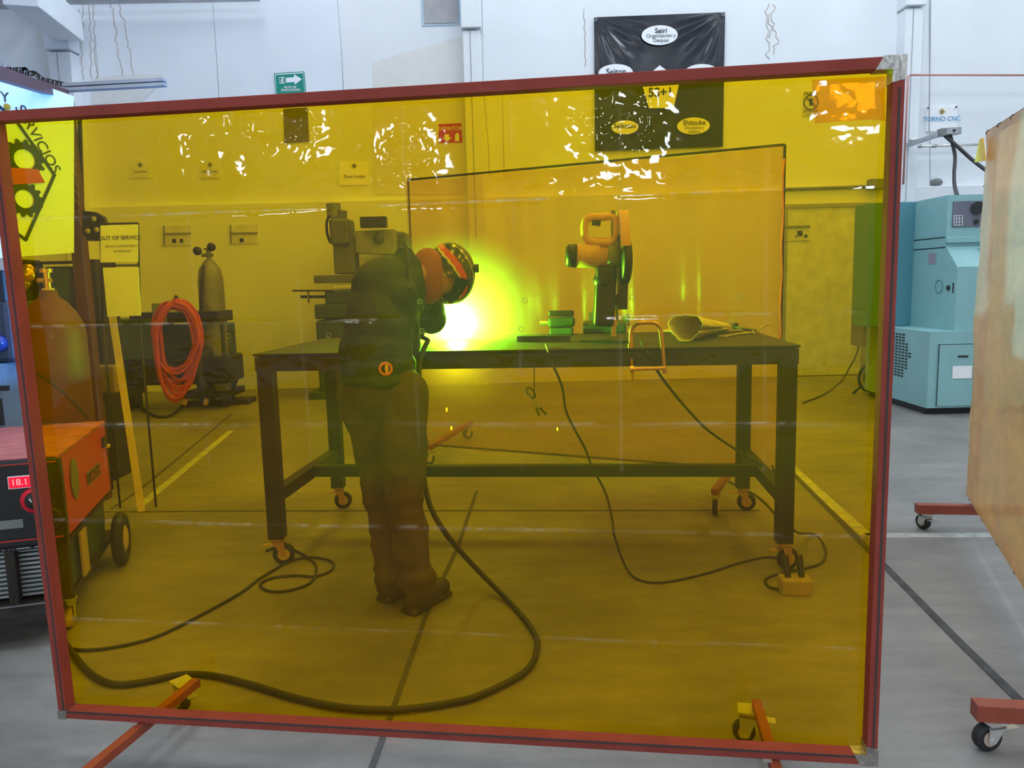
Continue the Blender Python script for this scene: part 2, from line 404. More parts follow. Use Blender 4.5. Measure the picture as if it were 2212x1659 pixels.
# ------------------------------------------------------------------ main welding screen (film + frame)
YR, YL = 1.83, 2.15
BRp = P(1895, 1648, YR); TRp = P(1958, 122, YR); BLp = P(128, 1557, YL); TLp = P(-36, 238, YL)
xr = BRp.x; xl = BLp.x; zb = (BRp.z+BLp.z)/2; zt = (TRp.z+TLp.z)/2
A0 = V((xl, YL, 0)); B0 = V((xr, YR, 0)); U = (B0-A0).normalized(); NB = V((-U.y, U.x, 0))  # NB points away from camera
if NB.y < 0: NB = -NB
WID = (B0-A0).length
SHL = (TLp.x-BLp.x); SHR = (TRp.x-BRp.x)      # the welded frame is slightly out of square
def shear(u, z):
    k = (z-zb)/(zt-zb); t = u/WID; return k*(SHL*(1-t)+SHR*t)
def sp(u, z, n=0.0): return A0 + U*(u+shear(u, z)) + NB*n + V((0, 0, z))
scr = thing('welding_screen', 'large see-through amber welding screen in a red-brown frame, standing before the worker', 'welding screen', sp(WID/2, 0))
T, D = .027, .040
RU = Matrix((U, NB, V((0, 0, 1)))).transposed()
def hexa(mb, u0, u1, z0, z1, n0, n1):
    vs = [sp(u, z, n) for n in (n0, n1) for z in (z0, z1) for u in (u0, u1)]
    return mb.add(vs, [(0, 1, 3, 2), (4, 6, 7, 5), (0, 4, 5, 1), (2, 3, 7, 6), (0, 2, 6, 4), (1, 5, 7, 3)])
def member(u0, u1, z0, z1, nm, seam):
    o = hexa(MB(), u0, u1, z0, z1, 0, D).build(nm, M_red, scr)
    md = o.modifiers.new('b', 'BEVEL'); md.width = .002; md.segments = 2
    if seam: hexa(MB(), *seam, -.0012, .002).build('profile_seam', M_seam, o)
    return o
member(0, WID, zt-T, zt, 'top_rail', None)
member(0, WID, zb, zb+T, 'bottom_rail', (.03, WID-.05, zb+T-.008, zb+T-.003))
member(0, T, zb+T, zt-T, 'left_stile', (T-.010, T-.006, zb+T, zt-T))
member(WID-T, WID, zb+T, zt-T, 'right_stile', (WID-.014, WID-.009, zb+T, zt-.07))
def corner(u, z, s1, s2, L=.06):
    mb = MB(); e = .0025
    pts = [sp(u-s1*(-e), z+s2*e, -e)]
    poly = [(u+s1*e*-1, z-s2*e*-1)]
    u0 = u - s1*.0 + s1*.002; z0 = z + s2*.002
    q = [(u0, z0), (u0-s1*L*1.1, z0), (u0-s1*L*1.5, z0-s2*(T+.004)), (u0-s1*(T+.003), z0-s2*(T+.004)), (u0-s1*(T+.004), z0-s2*L*1.35), (u0, z0-s2*L*1.2)]
    mb.prism([sp(a, b, -.002) for a, b in q], NB*.0435)
    mb.build('welded_corner', M_weldbare, scr)
corner(WID, zt, 1, 1, .045); corner(WID, zb, 1, -1, .04); corner(0, zb, -1, -1, .022)
# film: one thin wrinkled sheet, fixed behind the frame
nu, nz = 520, 400
uu = np.linspace(.004, WID-.004, nu); zz = np.linspace(zb+.004, zt-.004, nz)
UU, ZZ = np.meshgrid(uu, zz)
rng = np.random.RandomState(3)
def fold_h(px, py0, wdt, amp):
    q = onplane(px, py0, A0, NB); return q.z, wdt, amp
H = np.zeros_like(UU); CR = np.zeros_like(UU)
def vnoise(X, Y, seed):
    r = np.random.RandomState(seed); g = r.rand(64, 64)
    xi = np.floor(X).astype(int); yi = np.floor(Y).astype(int); fx = X-xi; fy = Y-yi
    fx = fx*fx*(3-2*fx); fy = fy*fy*(3-2*fy); a = lambda i, j: g[(xi+i) % 64, (yi+j) % 64]
    return (a(0, 0)*(1-fx)*(1-fy)+a(1, 0)*fx*(1-fy)+a(0, 1)*(1-fx)*fy+a(1, 1)*fx*fy)-.5
# horizontal packing folds
for py in (432, 690, 922, 1152, 1385):
    z0 = onplane(1000, py, A0, NB).z
    jit = z0 + .004*vnoise(UU*3, UU*0, py) + .0015*vnoise(UU*30, UU*0, py+1)
    am = np.clip(.65+1.6*vnoise(UU*7, UU*0+3, py+2), .1, 1.5)
    H += .0028*np.exp(-np.abs(ZZ-jit)/.0045)*am
    CR += np.exp(-np.abs(ZZ-jit)/.0018)*np.clip(am*(.5+1.2*vnoise(UU*60, UU*0, py+7)), 0, 1)*.48
for px in (160, 400, 632, 880, 1115, 1345, 1668):
    u0 = (onplane(px, 500, A0, NB)-A0).dot(U)
    jit = u0 + .006*vnoise(ZZ*4, ZZ*0, px)
    CR += np.exp(-np.abs(UU-jit)/.0018)*np.clip(.5+2*vnoise(ZZ*9, ZZ*0, px+3), 0, 1)*.10*(ZZ > .9)
    H += .0013*np.exp(-np.abs(UU-jit)/.004)*(.5+.9*vnoise(ZZ*6, ZZ*0+1, px))*(ZZ > .9)
# crumples: local patches
def patch(px, py, rx, rz, amp, fr, seed):
    q = onplane(px, py, A0, NB); u0 = (q-A0).dot(U)
    wgt = np.exp(-((UU-u0)/rx)**2-((ZZ-q.z)/rz)**2)
    n = vnoise(UU*fr+50, ZZ*fr*.8+50, seed)+.5*vnoise(UU*fr*2.3, ZZ*fr*2.3, seed+1)
    return amp*wgt*n
H += patch(560, 270, .13, .07, .016, 18, 11) + patch(640, 260, .05, .06, .016, 22, 12)
H += patch(885, 330, .05, .07, .012, 30, 13) + patch(850, 320, .03, .04, .010, 30, 14)
H += patch(1320, 230, .10, .09, .014, 20, 15) + patch(1380, 270, .07, .07, .012, 22, 16)
H += patch(1850, 210, .12, .05, .012, 10, 17) + patch(1720, 195, .08, .03, .007, 12, 18)
H += patch(420, 300, .04, .09, .006, 22, 19) + patch(1290, 400, .2, .02, .006, 20, 20)
H += patch(1000, 700, .5, .08, .004, 14, 21) + patch(1700, 640, .22, .12, .003, 14, 22) + patch(850, 1600, .5, .05, .004, 8, 23)
H += .0018*vnoise(UU*5, ZZ*5, 30)*2 + .003*vnoise(UU*1.7, ZZ*1.7, 31)
edge = np.minimum.reduce([(UU-uu[0])/.04, (uu[-1]-UU)/.04, (ZZ-zz[0])/.03, (zz[-1]-ZZ)/.03, np.ones_like(UU)])
H *= np.clip(edge, 0, 1)
_k = (ZZ-zb)/(zt-zb); UUs = UU + _k*(SHL*(1-UU/WID)+SHR*UU/WID)
base = np.array(A0)[None, None, :] + UUs[..., None]*np.array(U) + (D+.004+np.maximum(H, -.01))[..., None]*np.array(NB)
base[..., 2] += ZZ
loc = np.array(WLOC[scr.name])
me = bpy.data.meshes.new('film'); vv = (base-loc).reshape(-1, 3)
ii = np.arange(nu*nz).reshape(nz, nu); q = np.stack([ii[:-1, :-1], ii[:-1, 1:], ii[1:, 1:], ii[1:, :-1]], -1).reshape(-1, 4)
me.vertices.add(len(vv)); me.vertices.foreach_set('co', vv.ravel())
me.loops.add(q.size); me.loops.foreach_set('vertex_index', q.ravel())
me.polygons.add(len(q)); me.polygons.foreach_set('loop_start', np.arange(0, q.size, 4)); me.polygons.foreach_set('loop_total', np.full(len(q), 4))
me.update(); me.validate(); me.polygons.foreach_set('use_smooth', np.ones(len(q), bool)); me.materials.append(M_film)
at_ = me.attributes.new('crease', 'FLOAT', 'POINT'); at_.data.foreach_set('value', CR.ravel().astype(np.float32))
fo = bpy.data.objects.new('film', me); COL.objects.link(fo); fo.parent = scr; fo['label'] = 'amber see-through vinyl sheet with packing folds'
WLOC['film'] = V(loc)
# second layer patch, top right
def fu(px, py):
    q_ = onplane(px, py, A0, NB); u = (q_-A0).dot(U)
    return u-shear(u, q_.z), q_.z
mb = MB(); pp = [fu(1768, 158), fu(1775, 255), fu(1900, 246), fu(1932, 250), fu(1932, 150)]
mb.prism([sp(a, b, D+.022) for a, b in pp], NB*.0006); mb.build('film_patch', M_patch, scr)
# grommet imprints
gr = film_mat('film_bead', (.9, .8, .2), (.8, .8, .3), .35, bump=0)
for (px, py) in ((898, 652), (1130, 650), (1367, 643), (1603, 641), (697, 726), (478, 728), (903, 717), (1122, 713), (1358, 705), (1585, 700), (88, 728)):
    a, b = fu(px, py); MB().torus(sp(a, b, D), NB, .0062, .0009, 20, 6).build('eyelet', gr, scr)
# bars (feet)
for (ua, far, cp, ang) in ((fu(305, 1570)[0], G(424, 1466, .13), G(400, 1534), 2.4), (fu(1674, 1645)[0], G(1634, 1512, .13), G(1618, 1600), 2.9)):
    c = sp(ua, zb, D/2); zc = zb-.016; dr = V((far.x-c.x, far.y-c.y, 0)).normalized()
    L_ = V((far.x-c.x, far.y-c.y, 0)).length; a = c-dr*.42; b = c+dr*L_
    o = MB().bar((a.x, a.y, zc), (b.x, b.y, zc), .028, .028, bev=.002).build('foot_bar', M_orange, scr)
    MB().bar((b.x, b.y, zc), (b.x+dr.x*.003, b.y+dr.y*.003, zc), .024, .024).build('end_cap', M_black, o)
    MB().box((c.x-.02, c.y, zb-.001), (.022, .05, .006), RU).build('weld_plate', M_chrome, o)
    caster(scr, cp.x, cp.y, zc-.014, .034, ang)
    aa = a+dr*.045; caster(scr, aa.x, aa.y, zc-.014, .034, ang+1)

# unseen panes added behind the camera, placed to mirror in the film as glints
k = 0
for (px, py) in ((560, 275), (640, 262), (875, 335), (1330, 225), (1385, 275), (1860, 195)):
    q_ = onplane(px, py, A0, NB); dd = (q_-V((0, 0, EYE))).normalized(); r_ = dd-2*dd.dot(NB)*NB
    t_ = (-7.48-q_.y)/r_.y; w_ = q_+r_*t_; k += 1
    struct(MB().box((w_.x, -7.48, max(3.25, w_.z)), (.55, .03, .42)).build('unseen_pane_%d' % (20+k), M_glint_pane))

# ------------------------------------------------------------------ second screen (right edge)
s2 = thing('welding_screen', 'dusty orange welding screen at the right edge of the photo, seen almost edge-on', 'welding screen', (2.0, 3.0, 0))
F = V((2.49, 4.10, 0)); Nn = V((1.62, 1.95, 0)); dS = (Nn-F); nS = V((-dS.y, dS.x, 0)).normalized()
if nS.x < 0: nS = -nS
LT, LB, RT, RB = 2.108, .184, 2.0, .14
def s2p(t, s): return F.lerp(Nn, t) + V((0, 0, (LB*(1-t)+RB*t)*(1-s)+(LT*(1-t)+RT*t)*s))
nA, nB = 70, 60; mb = MB(); vs = []
rr = random.Random(5)
for j in range(nB+1):
    for i in range(nA+1):
        t = i/nA; s_ = j/nB
        p = s2p(t, s_); p += nS*(.005*math.sin(9*t+2*s_)*math.sin(3*s_*3.1)+.0006*math.sin(40*t+9*s_))
        if t < .05: p += dS.normalized()*(.018*math.sin(s_*22)+.012*math.sin(s_*47+1)+.02)*(1-t/.05)
        vs.append(p)
fs = [(j*(nA+1)+i, j*(nA+1)+i+1, (j+1)*(nA+1)+i+1, (j+1)*(nA+1)+i) for j in range(nB) for i in range(nA)]
mb.add(vs, fs, True); mb.build('film', M_film3, s2)
off = nS*.03
for (a, b) in (((0, 0), (1, 0)), ((0, 1), (1, 1)), ((1, 0), (1, 1))):
    MB().bar(s2p(*a)+off, s2p(*b)+off, .03, .03, bev=.002).build('frame_rail', M_orange, s2)
MB().bar(s2p(0.03, 0)+off, s2p(.03, 1)+off, .03, .03, bev=.002).build('frame_rail', M_orange, s2)
MB().prism([onplane(x, y, F, nS)-nS*.03 for x, y in ((2119, 350), (2130, 300), (2138, 296), (2144, 346))], nS*.004).build('yellow_tape', mat('bright_yellow_tape', (.95, .55, .02), .5), s2)
for i in range(9):
    t = .02+i*.12; p = s2p(t, 1); MB().torus(p+nS*.012+V((0, 0, -.004)), dS, .013, .003, 14, 5).build('wire_tie', M_steel, s2)
for i in range(9):
    p = s2p(0.01, .02+i*.12); MB().torus(p+nS*.012, V((0, 0, 1)), .010, .0022, 14, 5).build('wire_tie', M_steel, s2)
for i in range(7):
    p = s2p(.05+i*.15, 0); MB().torus(p+nS*.012, dS, .011, .0022, 14, 5).build('wire_tie', M_steel, s2)
for (pa, ln, ang) in ((P(1978, 1112, 4.05), .78, 1.9), (P(2103, 1542, 2.1), .60, 3.3)):
    a = V((pa.x, pa.y, .12)); drn = V((1, -.16, 0)).normalized(); b = a+drn*ln
    MB().bar(a, b, .05, .05, bev=.002).build('foot_bar', M_orange, s2)
    q_ = a+drn*.055; caster(s2, q_.x, q_.y, .095, .042, ang); q_ = b-drn*.05; caster(s2, q_.x, q_.y, .095, .042, ang)

# ------------------------------------------------------------------ third curtain behind the bench
s3 = thing('welding_screen', 'yellow-orange welding screen standing directly behind the steel workbench', 'welding screen', (.45, 5.3, 0))
a3 = V((-.77, 5.9, 0)); b3 = V((1.675, 4.75, 0)); d3 = (b3-a3).normalized(); n3 = V((-d3.y, d3.x, 0))
vs = []; nA, nB = 120, 40
for j in range(nB+1):
    for i in range(nA+1):
        t = i/nA; s_ = j/nB; p = a3.lerp(b3, t)+V((0, 0, .15+(2.18-.15-.015*math.sin(t*3.1*3)**2)*s_))
        p += n3*(.030*math.sin(t*19)+.016*math.sin(t*43+1)+.006*math.sin(t*80+s_*3)); vs.append(p)
mb = MB().add(vs, [(j*(nA+1)+i, j*(nA+1)+i+1, (j+1)*(nA+1)+i+1, (j+1)*(nA+1)+i) for j in range(nB) for i in range(nA)], True)
mb.build('film', M_film2, s3)
zz3 = lambda p, z: V((p.x, p.y, z))
o3 = n3*.05
for (a, b) in ((zz3(a3, .15)+o3, zz3(b3, .15)+o3), (zz3(a3, 2.19)+o3, zz3(b3, 2.19)+o3), (zz3(a3, .15)+o3, zz3(a3, 2.19)+o3), (zz3(b3, .15)+o3, zz3(b3, 2.19)+o3)):
    MB().bar(a, b, .014, .014).build('frame_rail', M_steel, s3)
MB().tube([zz3(b3, .2+i*.1)+d3*(.004*math.sin(i*1.7)) for i in range(20)], .006, 6).build('edge_binding', mat('bright_orange_binding', (.9, .25, .02), .5), s3)
for (c_, e_, an) in ((G(1545, 1110), G(1605, 1040), 4.4), (G(932, 1003), G(985, 968), 3.6)):
    a = V((c_.x, c_.y, .14)); b = V((e_.x+.05, e_.y+.2, .14))
    dr = (b-a).normalized(); MB().bar(a-dr*.03, b+dr*.25, .04, .04, bev=.002).build('foot_bar', M_orange, s3)
    caster(s3, a.x, a.y, .12, .048, an); bb = b+dr*.2; caster(s3, bb.x, bb.y, .12, .048, an)
MB().prism([P(x, y, 4.72) for x, y in ((1678, 925), (1687, 927), (1682, 952), (1679, 950))], (0, .004, 0)).build('yellow_tag', M_yel, s3)

# ------------------------------------------------------------------ workbench
FL = V((-1.262, 3.72, 0)); FR = V((1.318, 3.465, 0)); u_ = (FR-FL).normalized(); v_ = V((-u_.y, u_.x, 0)); TW = (FR-FL).length; TD = 1.06; TZ = 1.085
def tp(a, b, z): return FL + u_*a + v_*b + V((0, 0, z))
RT_ = Matrix((u_, v_, V((0, 0, 1)))).transposed()
tb = thing('workbench', 'long dark steel welding workbench on casters, behind the amber screen', 'workbench', tp(TW/2, TD/2, 0))
MB().box(tp(TW/2, TD/2, TZ-.006), (TW, TD, .012), RT_, bev=.002).build('tabletop', M_steel, tb)
mb = MB(); t_ = .075
ap = TZ-.012-.04
mb.box(tp(TW/2, .035, ap), (TW-.01, .06, .07), RT_); mb.box(tp(TW/2, TD-.035, ap), (TW-.01, .06, .07), RT_)
mb.box(tp(.035, TD/2, ap), (.06, TD-.12, .07), RT_); mb.box(tp(TW-.035, TD/2, ap), (.06, TD-.12, .07), RT_)
mb.build('apron_frame', M_steel, tb)
LG = [(.045, .045), (TW-.045, .045), (.045, TD-.045), (TW-.045, TD-.045)]
for (a, b) in LG:
    MB().box(tp(a, b, (ap-.035+.14)/2), (t_, t_, ap-.035-.14), RT_, bev=.004).build('leg', M_steel, tb)
for a in (.045, TW-.045):
    MB().bar(tp(a, .08, .36), tp(a, TD-.08, .36), .06, .065).build('side_rail', M_steel, tb)
MB().bar(tp(.07, TD*.5, .37), tp(TW-.07, TD*.5, .37), .06, .06).build('stretcher', M_steel, tb)
for i, (a, b) in enumerate(LG):
    q_ = tp(a, b, 0); caster(tb, q_.x, q_.y, .14, .055, (.2, .3, .2, -.2)[i], forkmat=mat('yellow_zinc_%d' % i, (.6, .38, .08), .35, .7))

# things on the bench
def top(px, py): g = G(px, py, TZ); return g
# chop saw
cs = thing('chop_saw', 'yellow and black chop saw standing on the workbench with its handle raised', 'chop saw', top(1300, 715))
Y0 = 4.12; CP = lambda x, y, dy=0: P(x, y, Y0+dy)
mb = MB(); c_ = top(1305, 716)
mb.box((c_.x, c_.y, TZ+.03), (.26, .34, .06), RT_, bev=.01); mb.box((c_.x+.02, c_.y+.1, TZ+.10), (.16, .06, .10), RT_, bev=.01)
mb.build('base', M_dgreen, cs)
mb = MB(); mb.bar(CP(1303, 705), CP(1310, 575), .11, .09, (0, 1, 0), bev=.02); mb.ell(CP(1303, 607), .055); mb.bar(CP(1290, 640), CP(1340, 650), .06, .06); mb.build('arm', M_black, cs)
mb = MB(); mb.lathe(CP(1243, 552), CP(1330, 556)-CP(1243, 552), [(0, 0), (.055, 0), (.062, .01), (.062, .12), (.052, .13), (.052, .21), (0, .21)]); mo = mb.build('motor', M_sawyel, cs)
MB().lathe(CP(1222, 552), CP(1330, 556)-CP(1222, 552), [(0, 0), (.045, 0), (.06, .012), (.063, .055), (0, .055)]).build('motor_cap', M_black, mo)
MB().lathe(CP(1311, 554), CP(1340, 556)-CP(1311, 554), [(0, 0), (.06, 0), (.064, .02), (.055, .07), (0, .07)]).build('gearbox', M_dull, cs)
hp = [CP(*a) for a in ((1290, 525), (1272, 520), (1263, 505), (1264, 480), (1275, 470), (1300, 469), (1322, 468), (1328, 480), (1328, 510), (1318, 524), (1290, 525))]
MB().tube(spline(hp, 6)[:-1], .021, 10, True).build('handle', M_sawyel, cs)
MB().prism([CP(x, y, .01) for x, y in ((1266, 500), (1276, 512), (1318, 514), (1326, 500), (1326, 528), (1285, 528), (1268, 515))], (0, .03, 0)).build('handle_body', M_sawyel, cs)
MB().bar(CP(1279, 480), CP(1297, 483), .022, .03).build('trigger', M_black, cs)
# disc guard: a flat round guard seen edge on
ctr = CP(1345, 560); ax = V((1, .06, 0))
mb = MB(); mb.lathe(ctr-V((.022, 0, 0)), ax, [(0, 0), (.13, 0), (.14, .008), (.14, .04), (.13, .048), (0, .048)], 40)
mb.bar(CP(1345, 600), CP(1343, 668), .045, .10, (0, 1, 0)); mb.build('lower_guard', M_black, cs)
vs = []
for i in range(15):
    t = math.radians(15+i*11)
    for rr_ in (.12, .165):
        for s_ in (0, .05): vs.append(ctr + V((-.025+s_, -rr_*math.cos(t)*.8, rr_*math.sin(t)*1.55)))
fs = []
for i in range(14):
    a = i*4; b = a+4; fs += [(a, a+1, b+1, b), (a+2, b+2, b+3, a+3), (a, b, b+2, a+2), (a+1, a+3, b+3, b+1)]
fs += [(0, 2, 3, 1), (56, 57, 59, 58)]
MB().add(vs, fs).build('upper_guard', M_sawyel, cs)
MB().bar(CP(1325, 535), CP(1324, 455), .02, .03, (0, 1, 0)).build('guard_rod', M_dull, cs)
# vise
vc = top(1213, 722); vz = thing('bench_vise', 'small dark bench vise on the workbench, left of the chop saw', 'vise', (vc.x, vc.y, TZ))
MB().box((vc.x, vc.y, TZ+.02), (.14, .12, .04), RT_, bev=.008).build('base', M_dgreen, vz)
MB().bar((vc.x-.08, vc.y, TZ+.07), (vc.x+.08, vc.y, TZ+.075), .07, .06, bev=.015).build('body', M_dgreen, vz)
MB().box((vc.x+.0, vc.y, TZ+.125), (.15, .05, .035), RT_, bev=.006).build('jaw', M_black, vz)
MB().cyl((vc.x-.13, vc.y, TZ+.07), (vc.x-.08, vc.y, TZ+.07), .012).build('screw', M_chrome, vz)
gc = top(1155, 745); gp = thing('steel_offcut', 'flat dark steel plate lying near the front edge of the workbench', 'metal plate', (gc.x, gc.y, TZ))
a, b = top(1260, 738), top(1352, 741); MB().bar((a.x, a.y, TZ+.006), (b.x, b.y, TZ+.006), .07, .012).build('plate', M_black, gp)
# small steel block + cylinder part
bc = top(1280, 706); o = MB().box((bc.x, bc.y-.02, TZ+.05), (.055, .06, .10), RT_, bev=.004)
tag(o.build('steel_block', M_dull), 'upright grey machined steel block in front of the chop saw base', 'metal block')
rc = top(1278, 712); mb = MB().cyl((rc.x-.05, rc.y-.09, TZ+.02), (rc.x+.05, rc.y-.10, TZ+.02), .016)
tag(mb.build('steel_rod', M_chrome), 'short bright steel rod lying in front of the chop saw', 'metal rod')
bcp = top(1326, 727); mb = MB().box((bcp.x, bcp.y, TZ+.075), (.026, .026, .15), RT_, bev=.002); mb.box((bcp.x, bcp.y, TZ+.075), (.04, .035, .03), RT_, bev=.002)
tag(mb.build('brass_bar', M_brass), 'upright brass-coloured square bar standing on the workbench before the saw', 'metal bar')
# wheel / knob dark
kc = top(1347, 705); tag(MB().lathe((kc.x, kc.y, TZ+.04), (1, -.4, 0), [(0, 0), (.035, 0), (.04, .01), (.04, .03), (.03, .04), (0, .04)]).build('abrasive_disc', M_black), 'small dark disc leaning on the right of the chop saw', 'disc')
# F clamp on the front edge
fc = thing('bar_clamp', 'brass-coloured bar clamp gripping the front edge of the workbench', 'clamp', P(1398, 800, 3.52))
CQ = lambda x, y, dy=0: P(x, y, 3.50+dy)
MB().tube(spline([CQ(1363, 742, .03), CQ(1364, 715, .03), CQ(1372, 702, .02), CQ(1385, 697), CQ(1412, 697), CQ(1424, 705), CQ(1428, 720), CQ(1432, 760), CQ(1436, 806)], 6), .010, 8).build('frame', M_brass, fc)
MB().cyl(CQ(1364, 797, -.01), CQ(1437, 795, -.01), .009).build('sliding_arm', M_brass, fc)
MB().cyl(CQ(1364, 775), CQ(1368, 822), .006).build('screw', M_brass, fc); MB().cyl(CQ(1361, 797, -.01), CQ(1369, 797, -.012), .016).build('collar', M_brass, fc)
MB().cyl(CQ(1363, 742, .03), CQ(1363, 752, .03), .014).build('pad', M_brass, fc)
# rolled crumpled sheet: open cone
sc_ = thing('rolled_sheet', 'open crumpled roll of pale sheet lying on the right of the workbench', 'rolled sheet', top(1500, 730))
aa = top(1480, 737)+V((0, 0, .072)); bb = top(1570, 716)+V((0, 0, .026)); dd = (bb-aa).normalized(); xx = dd.cross(V((0, 0, 1))).normalized(); yy = xx.cross(dd)
vs = []; n = 40; mrg = 14
for k in range(mrg+1):
    t = k/mrg
    for i in range(n):
        th = 2*math.pi*i/n*.97
        R_ = (.072*(1-t)+.020*t)*(1+.10*math.sin(3*th+2*t)+.04*math.sin(9*th+t*7))
        vs.append(aa.lerp(bb, t)+xx*(R_*math.cos(th)*1.15)+yy*(R_*math.sin(th)*.9))
o = MB().add(vs, [(k*n+i, k*n+i+1, (k+1)*n+i+1, (k+1)*n+i) for k in range(mrg) for i in range(n-1)], True).build('roll', M_kraft, sc_)
md = o.modifiers.new('s', 'SOLIDIFY'); md.thickness = .003
MB().prism([V((p.x, p.y, TZ+.002)) for p in (top(1430, 716), top(1470, 702), top(1480, 712), top(1460, 718))], (0, 0, .003)).build('loose_flap', M_kraft, sc_)
# wrenches
def wrench(a, b, label, seed=0):
    a = V((a.x, a.y, TZ+.008+seed*.012)); b = V((b.x, b.y, TZ+.008+seed*.02)); d_ = (b-a).normalized(); s_ = V((-d_.y, d_.x, 0))
    root = thing('combination_wrench', label, 'wrench', (a.x, a.y, TZ), 'wrenches on the workbench')
    MB().bar(a+d_*.02, b-d_*.015, .014, .008, bev=.002).build('shank', M_chrome, root)
    MB().torus(b, (0, 0, 1), .014, .006, 16, 6).build('ring_end', M_chrome, root)
    q = a; pts = [(-.024, .016), (-.006, .009), (.004, .009), (.012, 0), (.004, -.009), (-.006, -.009), (-.024, -.016), (-.004, -.026), (.024, -.010), (.024, .010), (-.004, .026)]
    MB().prism([q+d_*x_+s_*y_-V((0, 0, .005)) for x_, y_ in pts], (0, 0, .010)).build('open_end', M_chrome, root)
wrench(top(1563, 729), top(1612, 722), 'chrome open-ended wrench nearest the pale roll on the workbench')
wrench(top(1622, 722), top(1660, 702), 'chrome wrench at the right end of the tools on the workbench')
oc = thing('socket_tool', 'short dark ratchet lying between the two wrenches on the workbench', 'tool', top(1600, 715))
a, b = top(1588, 712), top(1632, 719); MB().tube([(a.x, a.y, TZ+.014), (b.x, b.y, TZ+.014)], .009, 8).build('handle', M_dull, oc)
MB().cyl((a.x, a.y, TZ+.002), (a.x, a.y, TZ+.04), .018).build('socket', M_steel, oc)
# workpiece steel plate at the arc
ac = top(985, 728); wp = thing('workpiece', 'dark steel plate being welded on the workbench in front of the worker', 'metal workpiece', (ac.x, ac.y, TZ))
MB().box((ac.x+.05, ac.y, TZ+.01), (.40, .22, .02), RT_).build('plate', M_steel, wp); MB().box((ac.x+.10, ac.y+.04, TZ+.05), (.24, .02, .07), RT_).build('upright', M_steel, wp)
# clutter left of the saw
lc = top(1118, 738); o = MB(); o.bar((lc.x, lc.y, TZ+.015), (lc.x+.28, lc.y-.04, TZ+.015), .04, .03); tag(o.build('angle_iron', M_dgreen), 'dark steel bar lying flat between the arc and the vise', 'metal bar')

# ------------------------------------------------------------------ cables
def cable(name, label, pts, r, m_=M_cable, cat='cable', n=8):
    return tag(MB().tube(spline(pts, 8), r, n).build(name, m_), label, cat)
def gl(lst, z): return [G(a, b, z) for a, b in lst]
arc = G(985, 720, TZ+.03)
cable('torch_cable', 'thick black torch cable hanging from the worker, looping over the floor',
      [P(925, 735, 3.62), P(908, 775, 3.50), P(905, 830, 3.42), P(906, 930, 3.4), P(913, 1010, 3.38), P(925, 1080, 3.3), P(948, 1130, 3.2)]
      + gl([(985, 1180)], .25) + gl([(1040, 1240)], .08) + gl([(1100, 1300), (1150, 1360), (1160, 1400), (1135, 1450), (1040, 1500), (960, 1520), (850, 1533), (740, 1528), (640, 1508), (540, 1478), (460, 1459), (390, 1457), (320, 1471), (250, 1478), (200, 1458), (160, 1415), (130, 1370), (112, 1330)], .013), .012)
cable('ground_cable', 'thin dark cable running over the floor to a coiled loop under the left bench leg',
      gl([(120, 1395), (180, 1404), (250, 1397), (340, 1374), (440, 1325), (520, 1280), (560, 1250), (590, 1232), (630, 1210), (680, 1204), (718, 1214), (715, 1232), (680, 1245), (640, 1243), (590, 1248), (562, 1262), (580, 1276), (620, 1276), (665, 1262), (682, 1240), (678, 1215), (640, 1190), (600, 1182), (575, 1190)], .008), .0065)
cable('power_cable', 'thin dark cable hanging off the bench middle and trailing to the right on the floor',
      [top(1180, 748)+V((0, 0, .01)), P(1184, 757, 3.50), P(1190, 778, 3.5), P(1214, 835, 3.5), P(1222, 885, 3.5), P(1240, 925, 3.5), P(1262, 965, 3.5), P(1280, 1010, 3.5), P(1308, 1065, 3.5), P(1322, 1120, 3.45), P(1328, 1160, 3.35)] + gl([(1352, 1225)], .03) + gl([(1380, 1252), (1430, 1258), (1520, 1240), (1600, 1215), (1660, 1203), (1700, 1212)], .006), .0055)
cable('saw_cable', 'dark cable drooping from the clamp down to the right bench leg',
      [top(1385, 742)+V((0, 0, .01)), P(1398, 762, 3.52), P(1408, 782, 3.55), P(1440, 830, 3.6), P(1490, 890, 3.75), P(1530, 930, 3.9), P(1580, 965, 4.0), P(1625, 993, 4.05), P(1668, 1018, 3.95)], .0065)
cable('extension_cord', 'dark cord looping on the floor around the right front bench caster',
      [P(1668, 1018, 3.95)+V((0, 0, .03)), P(1690, 1060, 3.75), P(1700, 1120, 3.62)] + gl([(1722, 1150)], .1) + gl([(1760, 1155), (1783, 1185), (1775, 1215), (1735, 1228), (1690, 1238), (1655, 1250), (1662, 1268), (1700, 1275)], .006), .006)
cable('floor_cable', 'dark cable crossing the floor under the bench near its right rear leg',
      gl([(1555, 1030), (1590, 1048), (1640, 1075), (1680, 1120), (1700, 1180), (1712, 1230)], .006), .0055)
cable('wall_cable', 'thin cable curving from the wall outlet down to the floor on the right',
      [P(1857, 720, WY-.13), P(1852, 760, WY-.2), P(1835, 795, WY-.5)] + gl([(1815, 826), (1780, 852), (1735, 870)], .008), .011)
cable('hose_loop', 'dark hose sagging on the floor below the orange hose coil', gl([(300, 866), (310, 885), (340, 900), (370, 897), (395, 875)], .012), .018)
# plug box under right caster
pb = thing('power_strip', 'small pale outlet box lying on the floor by the right front bench caster', 'outlet box', G(1722, 1288))
c_ = G(1722, 1285); MB().box((c_.x, c_.y+.03, .035), (.13, .09, .07), RT_, bev=.006).build('box', M_wood, pb)
for s_ in (-1, 1): MB().cyl((c_.x+s_*.03, c_.y+.03, .07), (c_.x+s_*.032, c_.y+.08, .15), .013, .018).build('plug', M_black, pb)
